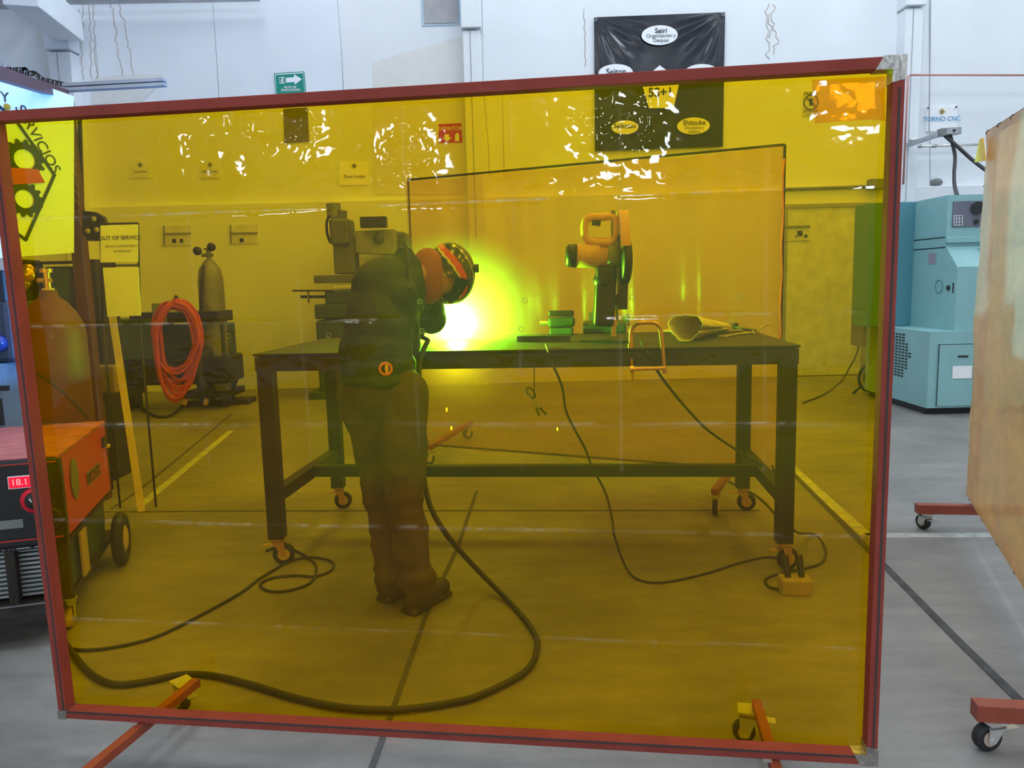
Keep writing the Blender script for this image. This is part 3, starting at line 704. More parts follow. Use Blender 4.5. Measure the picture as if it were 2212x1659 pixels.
# green earth clamp on the curtain
ec = thing('earth_clamp', 'small earth clamp hanging on a thin cord in front of the back screen', 'clamp', P(1157, 880, 5.0))
EP = lambda x, y: P(x, y, 4.98)
MB().tube([EP(1154, 770), EP(1154, 840), EP(1153, 862)], .004, 6).build('cord', M_cable, ec)
MB().tube(spline([EP(1152, 862), EP(1140, 850), EP(1137, 840), EP(1145, 838), EP(1155, 850), EP(1156, 862)], 6), .005, 6).build('cord_loop', M_cable, ec)
MB().bar(EP(1153, 862), EP(1168, 880), .03, .03, bev=.006).build('jaw', M_wood, ec)
for a, b in (((1163, 878), (1180, 895)), ((1158, 880), (1165, 898))): MB().bar(EP(*a), EP(*b), .012, .014).build('handle', M_dgreen, ec)

# ------------------------------------------------------------------ the worker
def caps(mb, p, q_, r1, r2, n=6):
    p = V(p); q_ = V(q_)
    mb.cyl(p, q_, r1, r2, 18); mb.ell(p, r1); mb.ell(q_, r2)
J = dict(pel=P(822, 842, 3.30), lum=P(812, 760, 3.30), mid=P(822, 690, 3.32), chest=P(848, 625, 3.38), neck=P(905, 592, 3.47), head=P(952, 598, 3.55),
         hl=P(785, 858, 3.34), hr=P(868, 850, 3.26), kl=P(823, 1050, 3.33), kr=P(872, 1075, 3.17), al=P(848, 1262, 3.30), ar=P(902, 1268, 3.17),
         sl=P(868, 638, 3.28), el=P(872, 745, 3.42), wl=P(884, 712, 3.74), sr=P(905, 625, 3.58), er=P(935, 690, 3.80), wr=P(912, 694, 3.96))
wk = thing('person', 'person in dark jacket and red-striped welding helmet, bent over the workbench welding', 'person', (J['al'].x+.05, 3.22, 0))
bd = MB()
caps(bd, J['pel'], J['lum'], .115, .105); caps(bd, J['lum'], J['chest'], .105, .13); caps(bd, J['chest'], J['neck'], .075, .055); caps(bd, J['neck'], J['head'], .055, .06)
bd.ell(J['head'], (.070, .085, .085))
for s_ in 'lr':
    caps(bd, J['h'+s_], J['k'+s_], .078, .055); caps(bd, J['k'+s_], J['a'+s_], .052, .035); caps(bd, J['s'+s_], J['e'+s_], .045, .038); caps(bd, J['e'+s_], J['w'+s_], .036, .026)
body = remesh(bd.build('body', M_skin, wk), .014, 4)
# trousers
tr = MB()
tr.ell((J['hl']+J['hr'])/2+V((.0, 0, .02)), (.165, .135, .13))
for s_ in 'lr':
    h_, k_, a_ = J['h'+s_], J['k'+s_], J['a'+s_]
    caps(tr, h_, k_, .108, .088); caps(tr, k_, a_+V((0, 0, .02)), .086, .078)
    tr.ell(k_.lerp(h_, .45)+V((.0, .01, 0)), (.102, .10, .2)); tr.ell(a_+V((.005, -.005, .055)), (.088, .10, .05)); tr.ell(k_.lerp(a_, .35)-V((.0, -.02, 0)), (.085, .092, .16))
    for q_, zz_ in ((.15, .01), (.85, .012), (.93, -.01)): tr.torus(k_.lerp(a_, q_), (zz_*8, .1, 1), .080, .012, 20, 6)
tro = remesh(tr.build('trousers', M_pants, wk), .010, 4); wrinkle(tro, .020, .14)
# jacket: torso hump and sleeves
jk = MB()
jk.ell(J['pel']+V((-.005, 0, .085)), (.165, .14, .13)); jk.ell(J['lum'], (.155, .13, .15)); jk.ell(J['mid'], (.155, .14, .17)); jk.ell(J['chest']+V((-.02, 0, .0)), (.165, .16, .155))
jk.ell(P(832, 606, 3.42), (.125, .13, .105)); jk.ell(P(878, 606, 3.40), (.085, .10, .10)); jk.ell(P(868, 585, 3.40), (.09, .09, .09)); jk.cyl(P(872, 592, 3.40), P(875, 532, 3.40), .092, .036, 18); jk.ell(P(874, 527, 3.42), .016)
jk.ell(P(893, 620, 3.43), (.062, .10, .15))
caps(jk, J['sl'], J['el'], .080, .070); caps(jk, J['el'], J['wl'], .070, .052); caps(jk, J['sr'], J['er'], .085, .068); caps(jk, J['er'], J['wr'], .066, .05)
jk.torus(J['pel']+V((0, 0, .045)), (0, 0, 1), .150, .018, 24, 8)
jo = remesh(jk.build('jacket', M_jacket, wk), .009, 3); wrinkle(jo, .016, .16)
sm = MB().tube(spline([P(878, 530, 3.34), P(880, 560, 3.29), P(883, 600, 3.262), P(886, 625, 3.22)], 6), .005, 6); sm.build('back_seam', M_black, jo)
# buckle / tape at the hip
MB().torus(P(833, 797, 3.14), (.3, -1, .1), .024, .006, 20, 8).build('orange_ring', mat('orange_tape', (.75, .25, .03), .5), jo)
MB().ell(P(835, 797, 3.14), (.008, .006, .022)).build('brass_clip', M_yel, jo)
# boots
for s_, dx in (('l', .02), ('r', .05)):
    a_ = J['a'+s_]; bo = MB(); dirb = V((.55, .83, 0)).normalized()
    gx = a_.x; gy = a_.y
    caps(bo, (gx, gy, .13), (gx, gy, .055), .055, .05); caps(bo, V((gx, gy, .05))-dirb*.03, V((gx, gy, .045))+dirb*.13, .048, .040); bo.ell(V((gx, gy, .05))+dirb*.15, (.048, .055, .04))
    bo.box(V((gx, gy, .012))+dirb*.06, (.27, .095, .024), Matrix((dirb, V((-dirb.y, dirb.x, 0)), V((0, 0, 1)))).transposed(), bev=.01)
    remesh(bo.build('boot', M_boot, wk), .008, 3)
# gloves with five fingers each
def glove(wr, tip, upv, side):
    g = MB(); d_ = (V(tip)-V(wr)).normalized(); s_ = d_.cross(V(upv)).normalized(); u2 = s_.cross(d_)
    caps(g, wr-d_*.08, wr, .050, .038)
    g.ell(V(wr)+d_*.055, (.05, .045, .03), Matrix((d_, s_, u2)).transposed())
    for k_, (o_, L_) in enumerate(((-.033, .060), (-.012, .072), (.011, .068), (.032, .054))):
        b0 = V(wr)+d_*.085+s_*o_; b1 = b0+d_*L_*.45-u2*L_*.12; b2 = b1+d_*L_*.2-u2*L_*.40; b3 = b2-d_*L_*.15-u2*L_*.30
        g.tube([b0-d_*.02, b0, b1, b2, b3], [.012, .012, .0115, .0105, .009], 10)
    t0 = V(wr)+d_*.03+s_*side*.038; g.tube([t0, t0+s_*side*.018+d_*.025-u2*.015, t0+d_*.055-u2*.035+s_*side*.008, t0+d_*.075-u2*.05], [.015, .014, .0125, .010], 10)
    return remesh(g.build('glove', M_glove, wk), .0045, 2, .4)
glove(J['wl'], arc+V((-.14, -.05, .06)), (0, 0, 1), 1); glove(J['wr'], arc+V((-.10, .02, .08)), (0, 0, 1), -1)
# torch held in the hands
th_ = thing('welding_torch', 'black welding torch held in the gloved hands at the bright arc', 'torch', arc)
MB().tube(spline([P(925, 735, 3.62), J['wl']+V((.03, .03, -.01)), arc+V((-.14, -.07, .09)), arc+V((-.06, -.03, .05)), arc+V((-.025, -.01, .02))], 6), .011, 8).build('handle', M_black, th_)
MB().cyl(arc+V((-.05, -.024, .042)), arc+V((-.02, -.008, .014)), .010, .007).build('nozzle', M_brass, th_)
# helmet
hc = P(972, 590, 3.60); hd = (arc-hc).normalized(); hx = hd.cross(V((0, 0, 1))).normalized(); hu = hx.cross(hd).normalized()
RH = Matrix((hx, hd, hu)).transposed()
nn = 120; vs = []; fs = []; mi = []
hm = MB()
def hpt(th, ph):
    x = math.cos(th)*math.cos(ph); y = math.sin(th)*math.cos(ph); z = math.sin(ph)
    ry = .15 if y > 0 else .125
    k = 1+.12*max(0, y)*max(0, -z)
    return hc + RH @ V((x*.118*k, y*ry*k, z*.145))
nb = 64
for j in range(nb+1):
    ph = -math.pi/2*.93 + (math.pi*.965)*j/nb
    for i in range(nn): vs.append(hpt(2*math.pi*i/nn, ph))
for j in range(nb):
    for i in range(nn):
        th = 2*math.pi*(i+.5)/nn; ph = -math.pi/2*.93+math.pi*.965*(j+.5)/nb
        if math.sin(th) < -.55 and ph < -.45: continue   # open at the nape
        fs.append((j*nn+i, j*nn+(i+1) % nn, (j+1)*nn+(i+1) % nn, (j+1)*nn+i))
        a = (th+ph*.9) % 1.57
        mi.append(1 if .1 < a < .45 else (2 if a < .1 or 1.0 < a < 1.06 else 0))
hm.add(vs, fs, True); hm.mi = mi
ho = hm.build('helmet', [M_helm, M_hstripe, M_hlime], wk); md = ho.modifiers.new('s', 'SOLIDIFY'); md.thickness = .004; ho['label'] = 'black welding helmet with red and lime stripes'
MB().box(hc+hd*.155-hu*.01, (.13, .012, .10), RH, bev=.01).build('visor_window', M_black, ho)
MB().ell(P(926, 596, 3.53), (.088, .098, .128)).build('hood', mat('orange_cotton_hood', (.34, .11, .04), .85), wk)
for s_ in (-1, 1): MB().cyl(hc+hx*(.113*s_)+hu*.02, hc+hx*(.135*s_)+hu*.02, .02).build('adjusting_knob', M_black, ho)

# ------------------------------------------------------------------ the arc, its light and an added halo
em = bpy.data.materials.new('arc_plasma'); em.use_nodes = True; nt = em.node_tree; nt.nodes.clear()
e_ = nt.nodes.new('ShaderNodeEmission'); e_.inputs[0].default_value = (.7, 1, 1.6, 1); e_.inputs[1].default_value = 600
o_ = nt.nodes.new('ShaderNodeOutputMaterial'); nt.links.new(e_.outputs[0], o_.inputs[0])
tag(MB().ell(arc, .070).build('welding_arc', em), 'blinding white welding arc at the tip of the torch', 'welding arc')
pl = bpy.data.lights.new('arc_light', 'POINT'); pl.energy = 560; pl.color = (.13, 1.0, 3.0); pl.shadow_soft_size = .03
lo = bpy.data.objects.new('arc_light', pl); COL.objects.link(lo); lo.location = arc+V((.01, -.10, .07))
fm = bpy.data.materials.new('arc_halo'); fm.use_nodes = True; nt = fm.node_tree; nt.nodes.clear(); N = nt.nodes.new; L = nt.links.new  # scattering volume added to imitate the glare around the arc
o_ = N('ShaderNodeOutputMaterial'); vsn = N('ShaderNodeVolumeScatter'); vsn.inputs['Color'].default_value = (1, 1, 1, 1); vsn.inputs['Anisotropy'].default_value = 0
tc = N('ShaderNodeTexCoord'); ln = N('ShaderNodeVectorMath'); ln.operation = 'LENGTH'; L(tc.outputs['Object'], ln.inputs[0])
def mth(op, a, b):
    q_ = N('ShaderNodeMath'); q_.operation = op
    for k_, x_ in enumerate((a, b)):
        if isinstance(x_, (int, float)): q_.inputs[k_].default_value = x_
        elif x_ is not None: L(x_, q_.inputs[k_])
    return q_.outputs[0]
e1 = mth('MULTIPLY', mth('EXPONENT', mth('MULTIPLY', ln.outputs['Value'], -1/.060), None), 62.0)
e2 = mth('MULTIPLY', mth('EXPONENT', mth('MULTIPLY', ln.outputs['Value'], -1/.20), None), 4.6)
e2 = mth('MAXIMUM', mth('SUBTRACT', e2, .22), 0.0)
L(mth('ADD', e1, e2), vsn.inputs['Density']); L(vsn.outputs[0], o_.inputs['Volume'])
fu_ = MB().ell(arc, .62, nu=32, nv=20).build('arc_halo', fm, loc=arc)
tag(fu_, 'green halo around the arc, an added scattering volume', 'halo', kind='stuff')
M_spark = mat('hot_spark', (1, .4, .1), .5, emit=(1, .32, .05), es=30)
for (p, lb) in ((P(965, 885, 3.9), 'upper orange spark falling below the arc'), (P(975, 925, 3.9), 'lower orange spark falling below the arc'),
                (G(852, 1568, .01), 'bright orange spark on the floor beside the bottom rail'), (G(891, 1530, .01), 'small orange spark on the floor by the thick cable'),
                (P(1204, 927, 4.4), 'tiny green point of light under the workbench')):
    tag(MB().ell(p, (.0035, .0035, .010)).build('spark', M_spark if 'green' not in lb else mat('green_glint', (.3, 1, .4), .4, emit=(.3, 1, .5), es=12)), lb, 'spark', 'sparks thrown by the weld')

# ------------------------------------------------------------------ left: welder on cart with cylinder
n0 = V((-1.86, 3.05, 0)); n1 = V((-2.11, 3.90, 0)); ld = (n1-n0).normalized(); lx = V((ld.y, -ld.x, 0))
if lx.x < 0: lx = -lx
RW = Matrix((lx, ld, V((0, 0, 1)))).transposed(); WW = .46; WL = .86
def wpnt(a, b, z): return n0 - lx*a + ld*b + V((0, 0, z))     # a from right side to the left, b back
wd = thing('welding_machine', 'red and black wheeled welding machine, partly behind the left edge of the amber screen', 'welding machine', wpnt(WW/2, WL/2, 0))
MB().prism([wpnt(0, .05, .395), wpnt(0, WL, .385), wpnt(0, WL, .735), wpnt(0, .05, .735)], -lx*WW).build('casing', M_wred, wd)
MB().prism([wpnt(-.004, .0, .737), wpnt(-.004, WL, .735), wpnt(WW, WL, .735), wpnt(WW, 0, .737)], V((0, 0, .012))).build('lid', M_wtop, wd)
MB().box(wpnt(WW/2, .02, .56), (WW+.015, .075, .37), RW, bev=.02).build('front_panel', M_black, wd)
fp = bpy.data.objects['front_panel']
fy = -.019
for a_, t_x in ((.135, '18'), (.335, '20')):
    MB().box(wpnt(a_, fy, .655), (.085, .004, .052), RW, bev=.002).build('display_bezel', M_white, fp)
    MB().box(wpnt(a_, fy-.003, .655), (.077, .004, .044), RW).build('display', M_disp, fp)
    text(t_x+'.1', wpnt(a_, fy-.006, .655), .036, M_digit, fp, 'display_digits', rx=lx)
for a_ in (.09, .30):
    MB().lathe(wpnt(a_, fy, .575), -ld, [(0, 0), (.052, 0), (.052, .003), (.0, .003)]).build('dial_ring', mat('dial_red_%d' % int(a_*100), (.8, .02, .04), .5), fp)
    MB().lathe(wpnt(a_, fy, .575), -ld, [(.036, 0), (.036, .006), (.03, .024), (0, .026)]).build('dial_knob', M_rubber, fp)
    MB().bar(wpnt(a_+.012, fy-.026, .59), wpnt(a_+.004, fy-.026, .575), .004, .003).build('dial_mark', M_white, fp)
MB().bar(wpnt(0, fy-.001, .728), wpnt(WW, fy-.001, .728), .002, .004).build('red_line', M_signred, fp)
MB().bar(wpnt(0, fy-.001, .415), wpnt(WW, fy-.001, .415), .002, .005).build('red_line', M_signred, fp)
MB().box(wpnt(.19, fy, .485), (.10, .003, .035), RW).build('data_label', M_dull, fp)
text('LINCOLN', wpnt(.30, fy-.002, .70), .018, M_white, fp, rx=lx)
MB().torus(wpnt(.045, fy, .49), -ld, .042, .012, 24, 8).build('socket', M_rubber, fp)
lp = MB().box(wpnt(WW/2, .02, .385), (WW+.01, .05, .035), RW); lpo = lp.build('name_strip', M_black, wd)
text('POWER WELD 260', wpnt(.20, -.008, .386), .030, M_white, wd, 'lettering', rx=lx, bold=.02, sx=1.1)
# plate and logo on the red side (faces +lx)
def side(b_, z_, off=.003): return n0 + lx*off + ld*b_ + V((0, 0, z_))
MB().prism([side(.42, .515), side(.66, .515), side(.66, .575), side(.42, .575)], lx*.003).build('name_plate', M_dull, wd)
MB().prism([side(.43, .522, .005), side(.65, .522, .005), side(.65, .568, .005), side(.43, .568, .005)], lx*.002).build('name_plate_field', M_black, wd)
text('LINCOLN', side(.54, .545, .009), .045, M_hstripe, wd, rx=ld)
vs = [side(.21+.06*math.cos(t_i/16*2*math.pi), .60+.09*math.sin(t_i/16*2*math.pi)) for t_i in range(16)]
MB().prism(vs, lx*.003).build('round_badge', M_dull, wd)
MB().box(side(.79, .65), (.02, .05, .05), RW).build('latch', M_black, wd); MB().box(side(.83, .62, .012), (.02, .03, .015), RW).build('latch_clip', M_yel, wd)
# under-cart
mb = MB(); mb.box(wpnt(WW/2, .03, .13), (WW, .05, .02), RW)
for a_ in (.02, .21, WW-.02): mb.box(wpnt(a_, .03, .25), (.035, .05, .25), RW)
mb.box(wpnt(WW/2, WL*.5, .12), (WW-.04, WL+.25, .03), RW); mb.box(wpnt(WW/2, WL*.55, .36), (WW-.02, WL-.1, .02), RW)
mb.build('cart_frame', M_steel, wd)
mb = MB()
for i in range(11): mb.box(wpnt(WW/2, .055, .16+i*.019), (WW-.04, .004, .010), RW)
mb.build('louvres', M_gray, wd)
MB().box(wpnt(WW/2, .45, .24), (WW-.06, .7, .2), RW).build('lower_cabinet', M_dgreen, wd)
MB().bar(wpnt(WW+.02, -.0, .125), wpnt(-.01, -.0, .125), .02, .022).build('step_bar', M_gray, wd)
MB().box(wpnt(.01, .30, .24), (.01, .10, .2), RW).build('side_slat', M_pink, wd)
for a_, b_ in ((.03, .06), (WW-.04, -.01)):
    q_ = wpnt(a_, b_, 0); caster(wd, q_.x, q_.y, .115, .045, -1.2, rimmat=M_pink)
for a_ in (-.04, WW+.0):
    c_ = wpnt(a_, .80, .135)
    MB().lathe(c_-lx*.025, lx, [(0, .01), (.07, .01), (.075, 0), (.12, 0), (.135, .012), (.135, .038), (.12, .05), (.075, .05), (.07, .04), (0, .04)], 36).build('rear_wheel', M_rubber, wd)
    MB().lathe(c_-lx*.026, lx, [(0, 0), (.055, 0), (.07, .006), (.07, .046), (.055, .052), (0, .052)]).build('rear_hub', M_pink, wd)
# cylinder behind the machine
cc = wpnt(.26, 1.0, 0); cc = P(122, 800, 3.98); cc.z = .14
gx_ = thing('gas_cylinder', 'tall brown gas cylinder standing right behind the red welding machine', 'gas cylinder', (cc.x, cc.y, .14), 'gas cylinders in the workshop')
R0 = .155
MB().lathe((cc.x, cc.y, .14), (0, 0, 1), [(0, 0), (R0*.95, 0), (R0, .02), (R0, 1.05), (R0*.93, 1.11), (R0*.75, 1.17), (R0*.5, 1.22), (R0*.28, 1.25), (R0*.26, 1.28), (0, 1.28)], 40).build('body', M_cyl, gx_)
MB().cyl((cc.x, cc.y, 1.41), (cc.x, cc.y, 1.43), .030).build('collar', M_yel, gx_)
mb = MB(); mb.cyl((cc.x, cc.y, 1.42), (cc.x, cc.y, 1.52), .017); mb.cyl((cc.x-.05, cc.y, 1.47), (cc.x+.02, cc.y, 1.47), .012); mb.cyl((cc.x, cc.y, 1.51), (cc.x, cc.y, 1.53), .03); mb.build('valve', M_brass, gx_)
MB().lathe((cc.x-.08, cc.y-.02, 1.50), (0, -1, 0), [(0, 0), (.035, 0), (.037, .02), (0, .025)]).build('regulator_gauge', M_brass, gx_)
MB().lathe((cc.x-.12, cc.y-.02, 1.44), (0, -1, 0), [(0, 0), (.03, 0), (.032, .02), (0, .025)]).build('regulator_gauge', M_dull, gx_)
cable('gas_hose', 'thin black hose slanting across the brown cylinder to the red machine', [(cc.x-.14, cc.y-.10, 1.05), P(100, 820, 3.75), P(150, 860, 3.75), P(190, 905, 3.8)], .006, cat='hose')
cb_ = thing('cable_box', 'grey electrical cabinet at the far left edge of the photo behind the red welder', 'electrical cabinet', (-3.35, 4.7, 0))
bx = MB().box((-3.45, 4.7, .50), (.9, .5, 1.0), bev=.01); bx.build('body', mat('cabinet_blue_grey', (.16, .21, .26), .5), cb_)
MB().box((-3.08, 4.445, .72), (.16, .02, .16), bev=.004).build('dark_window', M_black, cb_); MB().box((-3.4, 4.445, .86), (.9, .02, .03)).build('handle_strip', M_steel, cb_)
tv = thing('bench_machine', 'dark machine standing on the grey cabinet at the far left edge', 'machine', (-3.3, 4.7, 1.0))
MB().box((-3.30, 4.7, 1.18), (.7, .36, .36), bev=.03).build('body', mat('dark_blue_machine', (.03, .05, .09), .4), tv)
MB().ell((-3.02, 4.5, 1.12), .05).build('knob', mat('blue_knob', (.02, .05, .3), .3), tv)
MB().cyl((-3.1, 4.7, 1.36), (-3.1, 4.7, 1.55), .06).build('motor', M_black, tv)

# dark rack behind the brown cylinder
rk_ = thing('storage_rack', 'dark rack packed with dim tools and tanks behind the brown cylinder', 'rack', (-3.3, 5.6, 0))
def bx0_(x0, y0, x1, y1, yd, dp, m_, nm, bev=.02):
    a = P(x0, y1, yd); b = P(x1, y0, yd); return MB().box(((a.x+b.x)/2, yd+dp/2, (a.z+b.z)/2), (abs(b.x-a.x), dp, abs(b.z-a.z)), bev=bev).build(nm, m_, rk_)
for x_ in (25, 196):
    q_ = P(x_, 560, 5.6); MB().box((q_.x, 5.75, q_.z/2), (.05, .3, q_.z), bev=.004).build('upright', M_steel, rk_)
for y_2 in (562, 690, 800, 880): bx0_(20, y_2, 200, y_2+8, 5.6, .3, M_steel, 'shelf', .003)
bx0_(24, 568, 60, 690, 5.65, .2, M_dgreen, 'tool_box'); bx0_(62, 590, 100, 690, 5.68, .2, M_black, 'tool_box'); bx0_(104, 575, 150, 690, 5.66, .2, M_dgreen, 'tool_box'); bx0_(150, 600, 190, 690, 5.66, .2, M_black, 'tool_box')
bx0_(24, 700, 110, 800, 5.66, .2, M_black, 'tool_box'); bx0_(112, 705, 192, 800, 5.66, .2, M_dgreen, 'tool_box'); bx0_(30, 812, 190, 880, 5.66, .2, M_black, 'tool_box')
for (x_, y_2) in ((66, 585), (58, 612)): MB().lathe(P(x_, y_2, 5.6), (0, -1, 0), [(0, 0), (.045, 0), (.05, .03), (.045, .05), (0, .05)]).build('brass_gauge', M_brass, rk_)
# yellow leaning bar
a = G(306, 1106, .0); b = P(241, 672, 4.95); o = MB().bar(a+V((0, 0, .005)), b, .008, .046, (0, -1, 0), bev=.002)
mb = MB(); dd = (b-a).normalized(); mb.bar(a+V((0, 0, .003)), b, .046, .006, (0, -1, .0)); mb.bar(a+V((-.022, .02, .003)), b+V((-.022, .02, 0)), .005, .04, (0, -1, 0))
tag(mb.build('steel_angle_bar', M_yel), 'bright yellow angle bar leaning upright beside the brown cylinder', 'metal bar')

# ------------------------------------------------------------------ cage frame with chicken wire and banner
cg = thing('mesh_partition', 'dark red steel partition frame with chicken wire at the upper left, above the brown cylinder', 'mesh partition', (-2.7, 5.0, 0))
YP = 5.1
pt = P(140, 205, YP); MB().bar((pt.x, YP, 0), (pt.x, YP, pt.z), .075, .075).build('post', mat('dark_red_steel', (.10, .025, .025), .5), cg)
mdr = cg.children[0].data.materials[0]
q1 = P(-30, 150, 3.7); MB().bar((pt.x, YP, pt.z), q1, .05, .06).build('top_rail', mdr, cg)
for (a, b) in (((150, 186), (92, 172)), ((92, 172), (75, 158)), ((75, 158), (30, 162))):
    MB().bar(P(a[0], a[1], 5.2), P(b[0], b[1], 5.2), .02, .03).build('bracket', M_steel, cg)
MB().bar(P(0, 150, 4.6), P(58, 150, 4.6), .02, .02).build('upper_rail', M_steel, cg); MB().bar(P(56, 147, 4.6), P(52, 166, 4.6), .02, .02).build('upper_rail', M_steel, cg)
# chicken wire wrap: hexagons along post and rail
mb = MB(); hx_ = .035
def hexw(o, ex, ez, nc, nr):
    for r in range(nr):
        for c in range(nc):
            cx_ = c*hx_*1.5; cz_ = -(r*hx_*1.73 + (hx_*.87 if c % 2 else 0)); p = [V(o)+V(ex)*(cx_+hx_*.92*math.cos(k_*math.pi/3))+V(ez)*(cz_+hx_*.92*math.sin(k_*math.pi/3)) for k_ in range(4)]
            mb.tube(p, .0016, 4)
hexw((pt.x-.03, YP-.045, pt.z), (1, 0, 0), (0, 0, 1), 2, 14)
exr = (q1-V((pt.x, YP, pt.z))).normalized(); hexw(V((pt.x, YP, pt.z))+V((.0, -.05, .03)), exr, (0, 0, 1), 30, 1)
wo = mb.build('chicken_wire', M_gray, cg)
# dark column stuff below banner (rack contents) beside the post
MB().bar(P(172, 255, 5.15)+V((0, 0, 0)), P(178, 470, 5.15), .02, .02).build('rear_bracket', M_steel, cg)
# banner
ps = [P(-40, 170, 3.9), P(162, 240, 4.8), P(162, 545, 4.8), P(-40, 560, 3.9)]
bn = thing('logo_banner', 'white banner with gears inside a diamond, hanging at the upper left behind the frame', 'banner', (-2.7, 4.4, 1.6))
e0 = V((-2.62, 4.82, 0)); xa = V((-.52, -.85, 0)).normalized(); XB = -xa      # reading direction left to right
tl_z = P(158, 212, 4.8).z; bl_z = P(158, 548, 4.8).z
nB_ = XB.cross(V((0, 0, 1)))
if nB_.y > 0: nB_ = -nB_
def bp_(px, py, off=0.0): q_ = onplane(px, py, e0, nB_); return q_ + nB_*off
MB().prism([bp_(160, 208), bp_(160, 546), bp_(-60, 562), bp_(-60, 130)], -nB_*.004).build('sheet', M_white, bn)
def poly_line(pts, wdt, m_, nm):
    mb = MB()
    for a, b in zip(pts[:-1], pts[1:]): mb.bar(bp_(*a, .004), bp_(*b, .004), wdt, .003, nB_)
    mb.build(nm, m_, bn)
def flatbar(pts, w_px, m_, nm):
    mb = MB()
    for a, b in zip(pts[:-1], pts[1:]):
        A = bp_(*a, .003); B = bp_(*b, .003); d_ = (B-A).normalized(); s_ = d_.cross(nB_)*w_px/2
        mb.prism([A-s_-d_*w_px*.3, B-s_+d_*w_px*.3, B+s_+d_*w_px*.3, A+s_-d_*w_px*.3], nB_*.002)
    mb.build(nm, m_, bn)
flatbar([(-50, 250), (-20, 215), (35, 262), (117, 378), (55, 518), (-10, 470)], .018, M_blacktxt, 'diamond_outline')
def gear(px, py, ro, ri, nm):
    c = bp_(px, py, .005); ez = V((0, 0, 1)); n = 14; mb = MB(); outer = []; inner = []
    for i in range(n*4):
        t = 2*math.pi*i/(n*4); r = ro*(1.0 if i % 4 in (0, 1) else .83); outer.append(c+XB*(r*math.cos(t))+ez*(r*math.sin(t))); inner.append(c+XB*(ri*math.cos(t))+ez*(ri*math.sin(t)))
    N_ = n*4; vs = outer+inner+[a+nB_*.002 for a in outer+inner]
    fs = []
    for i in range(N_):
        j = (i+1) % N_; fs += [(2*N_+i, 2*N_+j, 3*N_+j, 3*N_+i), (i, j, 2*N_+j, 2*N_+i)]
    mb.add(vs, fs); mb.build(nm, M_blacktxt, bn)
gear(52, 345, .115, .058, 'gear'); gear(52, 430, .105, .052, 'gear'); gear(0, 370, .10, .05, 'gear')
MB().prism([bp_(15, 362, .008), bp_(80, 366, .008), bp_(96, 395, .008), bp_(15, 400, .008)], nB_*.002).build('red_band', M_signred, bn)
A = bp_(58, 262); B = bp_(103, 340); text('SERVICIOS', (bp_(82, 302, .004)), .085, M_blacktxt, bn, rx=(B-A), uz=nB_.cross((B-A).normalized()))
text('Y', bp_(10, 211, .004), .08, M_blacktxt, bn, rx=XB); MB().ell(bp_(13, 232, .004), (.025, .01, .02)).build('yellow_mark', M_goldtxt, bn)
# strut channel
st = MB(); a = P(138, 185, 5.14); b = P(357, 173, 5.14)
st.bar(a, b, .05, .022, bev=.002); st.bar(a+V((0, 0, -.028)), b+V((0, 0, -.028)), .05, .022, bev=.002); st.bar(a+V((0, .02, -.014)), b+V((0, .02, -.014)), .008, .03)
tag(st.build('strut_channel', M_gray), 'long grey strut channel sticking out to the right from the partition top', 'metal channel')

# round bracket with holes
rb = MB(); c0 = P(192, 505, 5.0); n = 20; pts = [P(178, 455, 5.0), P(205, 458, 5.0), P(222, 468, 5.0), P(230, 487, 5.0), P(226, 505, 5.0), P(214, 520, 5.0), P(190, 520, 5.0), P(178, 505, 5.0)]
o = thing('pulley_guard', 'dark rounded plate with three holes, attached beside the partition post', 'metal plate', P(200, 520, 5.0))
MB().prism(pts, (0, .04, 0)).build('plate', M_black, o)
for (x, y) in ((203, 473), (190, 499), (209, 496)): MB().lathe(P(x, y, 4.99), (0, -1, 0), [(0, 0), (.016, 0), (.016, .004), (0, .004)]).build('hole', M_pink, o)

# OUT OF SERVICE sign on stand
so = thing('sign_stand', 'wire stand with a white OUT OF SERVICE notice above a blank board', 'sign', P(260, 700, 4.85))
SP = lambda x, y, dy=0: P(x, y, 4.85+dy)
MB().prism([SP(217, 487), SP(298, 485), SP(298, 566), SP(217, 567)], (0, .004, 0)).build('notice', M_paper, so)
for a, b in (((217, 484), (297, 482)), ((217, 484), (222, 700)), ((298, 482), (302, 700)), ((218, 574), (301, 573))):
    MB().tube([SP(*a, .01), SP(*b, .01)], .007, 6).build('wire', M_steel, so)
MB().prism([SP(222, 578), SP(299, 577), SP(303, 682), (SP(232, 684))], (0, .01, 0)).build('board', M_paper, so)
text('OUT OF SERVICE', SP(258.5, 514, -.006), .034, M_blacktxt, so, bold=.012)
text('SERVICE DEPARTMENT', SP(262, 532, -.006), .020, M_blacktxt, so); text('WORKSHOP', SP(264, 543, -.006), .020, M_blacktxt, so)
for x_ in (222, 302):
    A = SP(x_, 700, .01); MB().tube([A, (A.x, A.y, 0)], .007, 6).build('stand_leg', M_steel, so)

